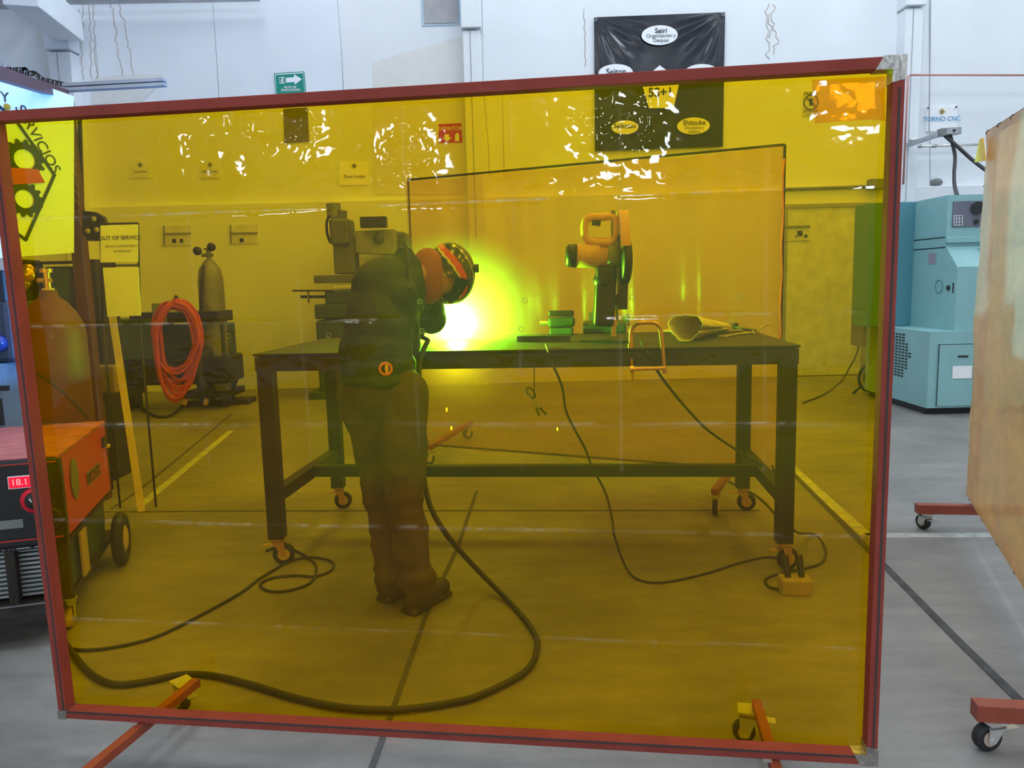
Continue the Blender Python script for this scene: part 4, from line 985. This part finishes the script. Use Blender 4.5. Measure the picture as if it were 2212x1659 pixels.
# dark shelving / machinery behind the hose coil
br = thing('tool_trolley', 'dark steel trolley with boxes and reels behind the orange hose coil', 'trolley', (-4.0, 9.1, 0))
def bxp(x0, y0, x1, y1, yd, dp, m_, nm, par, bev=.01):
    a = P(x0, y1, yd); b = P(x1, y0, yd)
    return MB().box(((a.x+b.x)/2, yd+dp/2, (a.z+b.z)/2), (abs(b.x-a.x), dp, abs(b.z-a.z)), bev=bev).build(nm, m_, par)
KD = 1.38
def P9(px, py, y): return P(px, py, y*KD)
class MBK(MB):
    """same builder, radii and sizes in units of the farther group"""
    def tube(s, pts, r, *a, **k): return MB.tube(s, pts, r*KD, *a, **k)
    def cyl(s, a, b, r1, r2=None, *q, **k): return MB.cyl(s, a, b, r1*KD, None if r2 is None else r2*KD, *q, **k)
    def lathe(s, base, axis, prof, n=28): return MB.lathe(s, base, axis, [(r*KD, h*KD) for r, h in prof], n)
    def torus(s, c, axis, R, r, n=28, k=8): return MB.tube(s, MBK.circ(c, axis, R*KD, n), r*KD, k, True)
    @staticmethod
    def circ(c, axis, R, n):
        d = V(axis).normalized(); u = V((0, 0, 1)) if abs(d.z) < .9 else V((1, 0, 0)); x = d.cross(u).normalized(); y = d.cross(x)
        return [V(c)+x*(R*math.cos(2*math.pi*i/n))+y*(R*math.sin(2*math.pi*i/n)) for i in range(n)]
def bxp9(x0, y0, x1, y1, yd, dp, m_, nm, par, bev=.01): return bxp(x0, y0, x1, y1, yd*KD, dp*KD, m_, nm, par, bev)
bxp9(175, 690, 330, 780, 6.3, .4, M_dgreen, 'upper_box', br); bxp9(255, 770, 490, 835, 6.4, .4, M_black, 'lower_box', br, .03); bxp9(280, 672, 470, 700, 6.4, .35, M_black, 'shelf', br)
bxp9(250, 700, 480, 775, 6.55, .3, M_dgreen, 'middle_box', br); bxp9(330, 655, 352, 700, 6.35, .1, M_dull, 'bottle', br)
for x_ in (260, 470):
    A = P9(x_, 840, 6.45); MB().box((A.x, 9.2, A.z/2+.01), (.07, .3, max(.06, A.z)), bev=.005).build('leg', M_steel, br)
bxp9(178, 690, 262, 862, 6.35, .35, M_dgreen, 'cabinet', br, .02)
bxp(205, 790, 245, 850, 5.3, .1, mat('dull_ochre_can', (.30, .22, .05), .6), 'yellow_can', thing('paint_can', 'small yellow can between the brown cylinder and the yellow bar', 'can', P(225, 850, 5.3)))
MB().tube([P(222, 850, 5.34), (P(222, 850, 5.34).x, 5.34, 0)], .012).build('stem', M_steel, bpy.data.objects['paint_can'])
# wheel
ow = thing('gas_cart', 'dark cylinder cart with a large wheel, carrying the grey gas cylinder', 'gas cart', (-3.45, 9.3, 0))
wc = P9(482, 800, 6.7); MBK().lathe((wc.x-.07, wc.y-.12, wc.z), (.9, -.35, 0), [(0, .02), (.14, .02), (.16, 0), (.22, 0), (.25, .02), (.25, .06), (.22, .08), (.16, .08), (.14, .06), (0, .06)], 36).build('wheel', M_rubber, ow)
bxp9(430, 690, 482, 865, 6.72, .1, M_dgreen, 'back_plate', ow); bxp9(395, 845, 495, 862, 6.5, .4, M_steel, 'base_plate', ow)
MB().box((wc.x-.12, 9.4, .03), (.8, .3, .06), bev=.01).build('base_foot', M_steel, ow)
bxp9(443, 672, 466, 705, 6.55, .1, M_yel, 'yellow_box', ow)
oc_ = P9(462, 700, 6.62); zb_ = P9(462, 860, 6.62).z
gc2 = thing('gas_cylinder', 'grey gas cylinder with regulator in the cart left of the milling machine', 'gas cylinder', (oc_.x, oc_.y, zb_), 'gas cylinders in the workshop')
zt2 = P9(462, 560, 6.62).z
MBK().lathe((oc_.x, oc_.y, zb_), (0, 0, 1), [(r_, h_/KD) for r_, h_ in ((0, 0), (.10, 0), (.105, .02), (.105, zt2-zb_-.25), (.09, zt2-zb_-.12), (.05, zt2-zb_-.03), (.03, zt2-zb_), (0, zt2-zb_))], 32).build('body', M_cylg, gc2)
mb = MBK(); mb.cyl((oc_.x, oc_.y, zt2), (oc_.x, oc_.y, zt2+.12), .02); mb.cyl((oc_.x-.08, oc_.y, zt2+.05), (oc_.x+.05, oc_.y, zt2+.05), .015); mb.cyl((oc_.x, oc_.y, zt2+.11), (oc_.x, oc_.y, zt2+.13), .035); mb.build('valve', M_dull, gc2)
for (dx, dz_) in ((-.07, .07), (.05, .10)): MBK().lathe((oc_.x+dx*KD, oc_.y-.06, zt2+dz_*KD), (0, -1, 0), [(0, 0), (.034, 0), (.036, .02), (0, .025)]).build('regulator_gauge', M_black, gc2)
MBK().tube([P9(440, 575, 6.55), P9(436, 600, 6.5), P9(433, 640, 6.5), P9(434, 700, 6.5)], .012).build('hose', M_rubber, gc2)
# hose coil
hcn = thing('hose_coil', 'orange-red air hose hanging in a long coil in front of the dark trolley', 'hose', P9(385, 870, 6.1))
rr = random.Random(9); pts = []
for k_ in range(13):
    x0 = rr.uniform(325, 345); x1 = rr.uniform(415, 440); y0 = rr.uniform(648, 668); y1 = rr.uniform(790, 872); dy = rr.uniform(-.05, .05)
    for i in range(16):
        t = 2*math.pi*i/16; xm = (x0+x1)/2; pts.append(P9(xm+(x1-x0)/2*math.sin(t)*(1-.15*(math.cos(t) < 0)), (y0+y1)/2-(y1-y0)/2*math.cos(t), 6.15+dy+.03*math.sin(t+k_)))
MBK().tube(spline(pts, 4), .0125, 8).build('coiled_hose', M_hose, hcn)
MBK().tube([P9(372, 655, 6.2), P9(380, 640, 6.3), P9(390, 655, 6.35)], .012).build('hook', M_steel, hcn)
for (x, y) in ((400, 868), (445, 868)): MBK().cyl(P9(x+2, y-6, 6.1), P9(x-2, y+6, 6.1), .018).build('brass_fitting', M_brass, hcn)

# ------------------------------------------------------------------ milling machine
ml = thing('milling_machine', 'grey-green turret milling machine behind the worker, to the left', 'milling machine', (-1.9, 9.9, 0))
mg = mat('mill_grey_green', (.12, .14, .11), .5, var=.2)
bxp9(722, 505, 762, 592, 7.0, .25, mg, 'quill_head', ml, .02)
bxp9(712, 470, 752, 530, 6.95, .3, mg, 'spindle_head', ml, .04)
A = P9(722, 470, 7.1); B = P9(720, 440, 7.1); MBK().cyl(A, B, .065).build('motor', M_dull, ml); MBK().cyl(P9(737, 480, 7.1), P9(738, 455, 7.1), .05).build('pulley_housing', mg, ml)
MBK().prism([P9(x, y, 7.1) for x, y in ((750, 500), (850, 495), (850, 548), (820, 548), (752, 545))], (0, .48, 0)).build('ram', mat('mill_pale_grey', (.30, .31, .27), .5), ml)
MBK().lathe(P9(818, 515, 7.08), (0, -1, 0), [(0, 0), (.05, 0), (.05, .02), (0, .02)]).build('round_cover', mg, ml)
bxp9(778, 467, 833, 492, 7.0, .1, M_black, 'readout', ml, .006)
MBK().tube(spline([P9(712, 465, 7.0), P9(706, 480, 7.0), P9(707, 505, 7.0), P9(714, 525, 7.0)], 5), .012).build('conduit', M_rubber, ml)
A = P9(740, 592, 7.1); MBK().cyl(P9(741, 530, 7.1), A, .05).build('quill', M_dull, ml)
bxp9(678, 592, 800, 612, 6.95, .35, mg, 'table', ml, .01); bxp9(720, 614, 790, 622, 6.98, .3, M_paper, 'way_strip', ml, .004)
bxp9(702, 624, 800, 660, 6.9, .5, M_dgreen, 'saddle', ml, .03); bxp9(680, 655, 800, 690, 6.9, .5, M_dgreen, 'knee', ml, .02)
MBK().tube([P9(650, 641, 6.95), P9(702, 641, 6.95)], .014).build('lead_screw', M_steel, ml); MBK().torus(P9(666, 641, 6.95), (1, .2, 0), .05, .008).build('handwheel', M_dull, ml)
MBK().tube([P9(632, 628, 6.9), P9(720, 628, 6.9)], .008).build('crank_rod', M_steel, ml)
bxp9(690, 690, 800, 850, 6.9, .6, M_dgreen, 'column_base', ml, .03)
A = P9(745, 848, 6.9); MB().box((A.x, 9.95, max(A.z, .1)/2), (.9, .9, max(A.z, .1)), bev=.02).build('pedestal', M_dgreen, ml)
bxp9(838, 500, 875, 700, 7.35, .35, mg, 'column', ml, .03)

# ------------------------------------------------------------------ turquoise lathe
la = thing('cnc_lathe', 'turquoise CNC lathe by the back wall, between the two welding screens', 'machine tool', (5.0, 8.2, 0))
YN = 7.42; XN = 4.08; XE = 5.9
def zat(px, py, y): return P(px, py, y).z
z_bt = zat(2008, 717, YN); z_b0 = .07
MB().prism([(XN, YN, z_b0), (XN, 8.75, z_b0), (XN, 8.75, z_bt), (XN, YN, z_bt)], (XE-XN, 0, 0)).build('base_cabinet', M_teal, la)
MB().box(((XN+XE)/2, 8.1, .035), (XE-XN-.06, 1.2, .07)).build('plinth', M_black, la)
# vent
vo = MB(); cyv, czv = 8.02, zat(1972, 765, 8.0)
for r in range(15):
    for c in range(8):
        yy_ = cyv-.24+c*.068; z_ = czv-.22+r*.031
        if abs(yy_-cyv)/.26+abs(z_-czv)/.24*.55 < 1.0 and abs(z_-czv) < .24: vo.box((XN-.002, yy_, z_), (.006, .042, .017))
vo.build('vent_slots', M_black, la)
# door on the front with handle and paper
xd = P(2025, 800, YN).x; MB().box(((xd+XE)/2+.0, YN-.006, (z_bt+z_b0)/2-.05), (XE-xd, .012, z_bt-z_b0-.14), bev=.003).build('access_door', M_teal, la)
ld_ = la.children[-1]
bxp(2070, 768, 2092, 772, YN-.02, .008, M_black, 'handle', ld_, 0); bxp(2057, 790, 2100, 818, YN-.02, .004, M_paper, 'paper_notice', ld_, 0)
MB().box((xd, YN-.0125, (z_bt+z_b0)/2-.05), (.006, .003, z_bt-z_b0-.14)).build('door_gap', M_black, ld_)
MB().box(((xd+XE)/2, YN-.0125, z_bt-.125), (XE-xd, .003, .006)).build('door_gap', M_black, ld_)
# upper body: side profile
XU = P(2003, 600, 7.7).x+.18
YF = 7.50
def sidepz(y, z): return (XU, y, z)
zt_u = zat(2050, 423, 7.8)
YH = 7.72
prof = [(YF, z_bt), (YF, zat(2088, 576, YF)), (YH, zat(2052, 531, YH)), (YH, zt_u), (8.7, zt_u), (8.7, z_bt)]
MB().prism([(XU, y, z) for y, z in prof], (XE-XU, 0, 0)).build('upper_housing', M_teal, la)
MB().box((XU-.24, 8.5, (zt_u+z_bt)/2), (.50, .35, zt_u-z_bt), bev=.01).build('rear_guard', M_teald, la)
xl_ = P(1872, 600, 8.45).x; MB().box(((xl_+XU-.48)/2, 8.55, (zt_u+.62)/2-.02), (XU-.48-xl_, .3, zt_u-.62), bev=.01).build('side_guard', mat('grey_side_panel', (.17, .15, .13), .5), la)
# darker side face details
MB().torus((XU-.002, YF+.30, zat(2053, 618, 7.8)), (1, 0, 0), .065, .006).build('round_pull', M_teald, la)
MB().cyl((XU-.012, YF+.13, zat(2070, 621, 7.7)), (XU, YF+.13, zat(2070, 621, 7.7)), .025).build('lock', M_black, la)
MB().box((XU-.002, YF+.05, zat(2082, 621, 7.6)), (.006, .015, .10)).build('latch', M_black, la)
MB().box((XU-.003, 7.95, zat(2035, 558, 8.0)), (.004, .14, .11)).build('faded_sticker', mat('faded_pink', (.35, .30, .36), .6), la)
for zz_ in (zat(2052, 512, YH), zat(2050, 534, YH)): MB().box((XU-.001, 8.2, zz_), (.004, .95, .010)).build('panel_gap', M_black, la)
MB().box(((XU+XE)/2, YH-.015, zat(2080, 518, YH)), (XE-XU+.02, .05, .06), bev=.008).build('lip', M_teal, la)
pn = bxp(2057, 433, 2125, 491, YH-.012, .02, M_panelg, 'control_panel', la, .004)
g_ = MB()
for i in range(6): A = P(2062+i*3, 488-i*.5, YH-.02)
for y_ in (466, 473, 480, 487): g_.bar(P(2060, y_, YH-.016), P(2079, y_-1, YH-.016), .004, .004)
for x_ in (2061, 2066, 2072, 2079): g_.bar(P(x_, 465, YH-.016), P(x_, 487, YH-.016), .004, .004)
g_.build('printed_chart', M_white, pn)
MB().cyl(P(2112, 449, YH-.01), P(2112, 449, YH-.05), .06).build('rotary_switch', M_black, pn); MB().cyl(P(2109, 479, YH-.01), P(2109, 479, YH-.03), .025).build('button', M_black, pn)
for i in range(6):
    t = .2+i*.1; y_ = YH+(YF-YH)*t; z_ = prof[2][1]+(prof[1][1]-prof[2][1])*t
    MB().box((XU+.40, y_-.006, z_+.004), (.22, .004, .006)).build('vent_slit', M_teald, la)

# small machine by the right stile (through film)
fn = thing('floor_fan', 'dark round fan-like machine on the floor near the right edge of the amber screen', 'fan', G(1880, 852))
c_ = P(1880, 815, 8.9); MB().torus((c_.x, 8.9, c_.z), (.3, -1, 0), .16, .02).build('ring', M_black, fn); MB().lathe((c_.x, 8.92, c_.z), (.3, -1, 0), [(0, 0), (.10, 0), (.11, .05), (.05, .1), (0, .1)]).build('motor', M_dgreen, fn)
for s_ in (-1, 1): MB().tube([(c_.x+.1*s_, 8.9, c_.z-.1), (c_.x+.2*s_, 8.9, 0)], .015).build('leg', M_black, fn)

# ------------------------------------------------------------------ wall things
YW = WY-.003
def plate(name, label, cat, corners, m_, yw=YW, th=.008, group=None, pname='board'):
    ps = [P(x, y, yw-th) for x, y in corners]
    r = thing(name, label, cat, (sum(p.x for p in ps)/len(ps), yw, min(p.z for p in ps)), group)
    MB().prism(ps, (0, th, 0)).build(pname, m_, r); return r
YL_ = WY-.103     # lower wall face
e = plate('evacuation_sign', 'green evacuation route sign with a white arrow pointing right', 'sign', ((592, 158), (657, 154), (663, 308), (614, 308)), M_green)
bpy.data.objects.remove(e.children[0])
y_ = YW-.009
MB().prism([P(x, y, y_) for x, y in ((592, 158), (657, 154), (662, 215), (596, 219))], (0, .008, 0)).build('board', M_green, e)
for a, b in (((594.5, 161), (655, 157)), ((655, 157), (659, 213)), ((594.5, 161), (598, 216))):
    MB().bar(P(*a, y_-.002), P(*b, y_-.002), .003, .012).build('border', M_white, e)
MB().prism([P(x, y, y_-.002) for x, y in ((618, 168), (635, 167), (635, 160.5), (652, 171), (637, 182.5), (636, 177), (618, 178.5))], (0, .002, 0)).build('arrow', M_white, e)
for a, b in (((603, 167.5), (615, 167)), ((615, 167), (615.5, 179)), ((615.5, 179), (604, 180)), ((604, 180), (603, 167.5))): MB().bar(P(*a, y_-.002), P(*b, y_-.002), .003, .008).build('door_outline', M_white, e)
MB().ell(P(609.5, 170, y_-.002), (.010, .003, .010)).build('running_figure', M_white, e)
for a, b in (((609.5, 171), (609.5, 175)), ((609.5, 175), (607, 178.5)), ((609.5, 175), (612.5, 178)), ((606, 173.5), (613, 172.5))): MB().bar(P(*a, y_-.002), P(*b, y_-.002), .003, .012).build('running_figure', M_white, e)
text('RUTA DE', P(627, 188.5, y_-.004), .040, M_white, e, bold=.02); text('EVACUACION', P(628, 194.5, y_-.004), .040, M_white, e, bold=.02)
# dark framed notice below it, seen through the film
dk = plate('framed_notice', 'dark grey framed notice under the green evacuation sign, behind the film', 'notice', ((612, 235), (664, 232), (668, 306), (614, 309)), mat('notice_grey', (.16, .16, .15), .4))
x_ = plate('extinguisher_sign', 'red EXTINTOR sign with arrow and extinguisher symbol', 'sign', ((947, 268), (997, 266), (999, 308), (948, 309)), M_signred)
text('EXTINTOR', P(972, 278, y_-.004), .068, M_white, x_, bold=.01); MB().prism([P(x, y, y_-.003) for x, y in ((960, 290), (970, 290), (970, 297), (976, 297), (966, 306), (956, 297), (960, 297))], (0, .002, 0)).build('arrow', M_white, x_)
MB().prism([P(x, y, y_-.003) for x, y in ((983, 292), (986, 287), (990, 287), (992, 292), (992, 305), (983, 305))], (0, .002, 0)).build('extinguisher_symbol', M_white, x_)
nf = plate('no_fluids_sign', 'white sign with a prohibition circle near the top right of the amber screen', 'sign', ((1736, 198), (1768, 197), (1767, 251), (1734, 251)), mat('cream_sign', (.62, .62, .5), .6))
text('FAVOR', P(1752, 202, y_-.004), .06, M_blacktxt, nf, bold=.01); text('APAGAR', P(1751, 240, y_-.004), .05, M_blacktxt, nf); text('LA LUZ', P(1751, 247, y_-.004), .035, M_blacktxt, nf)
MB().torus(P(1752, 221, y_), (0, -1, 0), .095, .008).build('circle', M_blacktxt, nf); MB().bar(P(1743, 212, y_-.003), P(1762, 230, y_-.003), .004, .014).build('slash', M_blacktxt, nf); MB().box(P(1752, 220, y_-.003), (.04, .004, .09)).build('switch_symbol', M_blacktxt, nf)
tc_ = plate('torno_sign', 'white TORNO CNC paper sign pinned on the wall right of the screen', 'sign', ((2002, 232), (2068, 229), (2067, 284), (2000, 284)), M_paper, th=.02)
text('TORNO CNC', P(2035, 257, y_-.024), .083, M_bluetxt, tc_, bold=.008)
MB().prism([P(x, y, y_-.024) for x, y in ((2029, 241), (2035, 234), (2042, 241), (2035, 247))], (0, .002, 0)).build('diamond_logo', M_goldtxt, tc_)
MB().prism([P(x, y, y_-.026) for x, y in ((2032, 241), (2035, 237), (2039, 241), (2035, 244))], (0, .002, 0)).build('diamond_logo', M_dull, tc_)
for (x, y) in ((2005, 233), (2066, 231)): MB().ell(P(x, y, y_-.02), .012).build('pin', M_black, tc_)
# small papers on lower / upper wall seen through film
for i, (x0, y0, x1, y1, lb, tx) in enumerate(((280, 348, 325, 385, 'small paper sign high on the wall, leftmost of three', 'TALADRO'), (432, 348, 475, 385, 'small paper sign, middle of the three faint machine signs', 'FRESADORA'), (733, 350, 797, 400, 'white paper sign on the wall above the milling machine', 'Zona Limpia'))):
    s_ = plate('machine_sign', lb, 'sign', ((x0, y0+1), (x1, y0), (x1, y1-1), (x0, y1)), M_paper if i == 2 else mat('faint_paper_%d' % i, (.78, .80, .80), .7), group='machine signs on the wall')
    text(tx, P((x0+x1)/2, y0+(y1-y0)*.62, y_-.004), .058 if i == 2 else .04, M_blacktxt, s_); MB().box(P((x0+x1)/2, y0+8, y_-.003), (.05, .003, .05), Matrix.Rotation(.78, 3, 'Y')).build('diamond_logo', M_dull, s_)
for i, (x0, y0, x1, y1, lb) in enumerate(((352, 487, 412, 531, 'small wall board with dark top edge, nearer the OUT OF SERVICE stand'), (496, 486, 556, 527, 'small wall board with dark top edge, nearer the milling machine'))):
    s_ = plate('tool_board', lb, 'wall board', ((x0, y0), (x1, y0-1), (x1, y1-1), (x0, y1)), mat('board_cream_%d' % i, (.70, .70, .66), .6), yw=YL_, group='small boards on the left wall')
    MB().bar(P(x0, y0+18, YL_-.02), P(x1, y0+17, YL_-.02), .01, .02).build('dark_strip', M_dull, s_); MB().bar(P(x0+2, y0, YL_-.02), P(x0+3, y1, YL_-.02), .01, .025).build('dark_edge', M_dull, s_)
    for (x, w_) in ((376, .05), (392, .04)) if i == 0 else ((522, .05),): MB().box(P(x, y0+33, YL_-.015), (w_, .01, .05)).build('marking', M_blacktxt, s_)
s_ = plate('key_board', 'small framed board with dark symbols on the door, right of the back screen', 'wall board', ((1692, 491), (1750, 489), (1750, 519), (1692, 521)), mat('board_cream_r', (.62, .63, .55), .6), yw=WY-.135)
MB().bar(P(1692, 491, WY-.15), P(1750, 489, WY-.15), .01, .03).build('top_edge', M_dull, s_)
for (x, y, q_) in ((1728, 504, .07), (1741, 510, .04), (1719, 511, .02)): MB().box(P(x, y, WY-.146), (q_, .008, q_)).build('symbol', M_blacktxt, s_)
tag(MB().box(P(1857, 715, WY-.13), (.09, .06, .09), bev=.008).build('wall_outlet', M_dull), 'small grey outlet on the lower wall at the right, with a cable', 'outlet')
# vertical conduit to the outlet
a = P(1868, 445, WY-.15); b = P(1857, 705, WY-.15); tag(MB().tube([a, (a.x, a.y, b.z)], .018, 10).build('wall_conduit', M_dull), 'vertical dark conduit on the wall running down to the outlet', 'conduit')
bxp_ = thing('trunking_box', 'dark box fixed at the ledge near the upper right edge of the film', 'junction box', P(1895, 400, WY-.2)); bxp(1880, 385, 1918, 408, WY-.25, .12, M_dull, 'box', bxp_, .01)
MB().tube([P(1692, 409, WY-.12), P(1900, 402, WY-.12)], .022).build('conduit', M_dull, bxp_)

# banner 5S+1
bq = thing('banner_poster', 'glossy black 5S+1 vinyl banner hanging on the wall behind the frame top', 'banner', P(1424, 327, WY))
n_ = 60; vs = []; c4 = [P(1283, 38, WY-.02), P(1566, 27, WY-.02), P(1561, 317, WY-.02), P(1285, 327, WY-.02)]
for j in range(n_+1):
    for i in range(n_+1):
        s_ = i/n_; t = j/n_; p = c4[0].lerp(c4[1], s_).lerp(c4[3].lerp(c4[2], s_), t)
        dA = math.hypot(s_, t); dB = math.hypot(1-s_, t); aA = math.atan2(t, s_+1e-4); aB = math.atan2(t, 1-s_+1e-4)
        hgt = .022*math.exp(-((dA-.22)/.18)**2)*math.sin(aA*16) + .020*math.exp(-((dB-.22)/.16)**2)*math.sin(aB*17)
        hgt *= min(1, 6*min(s_, 1-s_, t+.02, 1-t+.1)); p.y -= .012+hgt*.8; vs.append(p)
MB().add(vs, [(j*(n_+1)+i, (j+1)*(n_+1)+i, (j+1)*(n_+1)+i+1, j*(n_+1)+i+1) for j in range(n_) for i in range(n_)], True).build('sheet', M_vinyl, bq)
YB = WY-.072
def oval(px, py, rx_, rz_):
    c = P(px, py, YB)
    MB().prism([c+V((rx_*math.cos(t*math.pi/16), 0, rz_*math.sin(t*math.pi/16))) for t in range(32)], (0, .003, 0)).build('oval', M_white, bq)
oval(1425, 76, .24, .125); oval(1330, 157, .23, .11); oval(1515, 157, .23, .11); oval(1498, 272, .22, .11); oval(1350, 275, .18, .09)
def T_(s, px, py, sz, b_=0): text(s, P(px, py, YB-.005), sz, M_blacktxt, bq, bold=b_)
T_('Seiri', 1428, 66.5, .092, .012); T_('Organización y', 1428, 77, .064); T_('Despeje', 1428, 87, .064)
T_('Seiton', 1331, 155, .105, .012); T_('Orden', 1331, 166, .07); T_('Seiso', 1515, 157, .10, .012)
T_('Shitsuke', 1500, 265, .092, .012); T_('Disciplina y', 1500, 276, .058); T_('Hábito', 1500, 285, .058); T_('Seiketsu', 1350, 272, .09, .01)
MB().prism([P(x, y, YB) for x, y in ((1385, 175), (1425, 141), (1469, 172), (1455, 233), (1402, 234))], (0, .003, 0)).build('pentagon', M_white, bq)
T_('5S+1', 1427, 200, .165, .02)
for (x, y) in ((1286, 41), (1562, 30)): MB().torus(P(x, y, YB), (0, -1, 0), .02, .005).build('eyelet', M_gray, bq)

# vent box high on the wall
vb = thing('wall_vent', 'grey-beige vent box high on the wall left of the middle column', 'vent', P(953, 50, WY-.1))
MB().box(((P(915, 0, WY).x+P(989, 0, WY).x)/2, WY-.01, P(950, 51, WY).z+.45), (P(989, 0, WY).x-P(915, 0, WY).x, .02, .9), bev=.004).build('panel', mat('vent_beige', (.42, .41, .42), .6), vb)
MB().box(((P(909, 0, WY).x+P(1000, 0, WY).x)/2, WY-.0, P(950, 56, WY).z+.49), (P(1000, 0, WY).x-P(909, 0, WY).x, .02, .98), bev=.004).build('surround', mat('vent_surround_blue', (.48, .60, .70), .6), vb)
# pipes right
M_cop = mat('pinkish_copper_pipe', (.55, .25, .22), .4, .3)
pp_ = [P(1961, 398, WY-.3), P(1961, 165, WY-.3), P(1966, 162, WY-.3), P(2260, 162.5, WY-.3)]; pp_[0].x = pp_[1].x
tag(MB().tube([pp_[0], pp_[1], pp_[2], pp_[3]], .013, 8).build('copper_pipe', M_cop), 'thin reddish pipe running along the wall and down the right column', 'pipe')
a, b = P(1965, 317, WY-.12), P(2125, 312, WY-.12); cpo = thing('steel_conduit', 'thin steel conduit running along the wall just below the junction box', 'conduit', a)
MB().tube([a, b], .017, 10).build('tube', M_chrome, cpo)
for x_ in (2017, 1985): q_ = a.lerp(b, (x_-1965)/160); MB().tube([q_-V((.03, 0, 0)), q_+V((.03, 0, 0))], .024, 10).build('coupling', M_gray, cpo)
jb = thing('junction_box', 'grey junction box on an angled arm with two thick black cables', 'junction box', P(2055, 288, WY-.5))
bx0 = P(2055, 284, 9.9); MB().box(bx0, (.19, .12, .085), Matrix.Rotation(-.03, 3, 'Y'), bev=.006).build('box', M_gray, jb); MB().box(bx0+V((-.12, 0, -.01)), (.07, .11, .09), bev=.006).build('box_end', M_dull, jb)
MB().cyl(bx0+V((0, -.055, 0)), bx0+V((0, -.066, 0)), .018).build('knockout', M_black, jb)
MB().bar(P(2030, 290, 9.9), P(1962, 313, WY-.25), .06, .045).build('arm', M_gray, jb)
MB().tube([P(1962, 303, WY-.3), P(1985, 300, WY-.35)], .022).build('flex_connector', M_chrome, jb)
for nm_, pts in (('thick black cable hanging from the junction box down to the turquoise lathe', [P(2052, 290, 9.9), P(2058, 312, 9.9), P(2063, 340, 9.8), P(2061, 375, 9.6), P(2062, 400, 9.2), P(2068, 424, 8.6)]),
                 ('thick black cable slanting from the junction box behind the orange screen', [P(2040, 292, 9.9), P(2070, 318, 9.8), P(2100, 345, 9.7), P(2135, 372, 9.5)])):
    cable('power_cable', nm_, pts, .022)
ch = MB(); A = P(2010, -5, WY-.06); B = P(2007, 285, WY-.06); nbd = 110
for i in range(nbd): ch.ell(A.lerp(B, i/nbd), .009, nu=6, nv=4)
tag(ch.build('ball_chain', M_gray), 'thin chain hanging down the wall behind the TORNO CNC sign', 'chain')
rk = MB(); r0 = P(2023, 397, WY-.03)
rk.ell(r0+V((0, 0, .02)), (.09, .05, .055), nu=7, nv=5); tag(rk.build('plaster_lump', M_dull), 'small grey lump of rubble resting on the wall ledge', 'rubble')
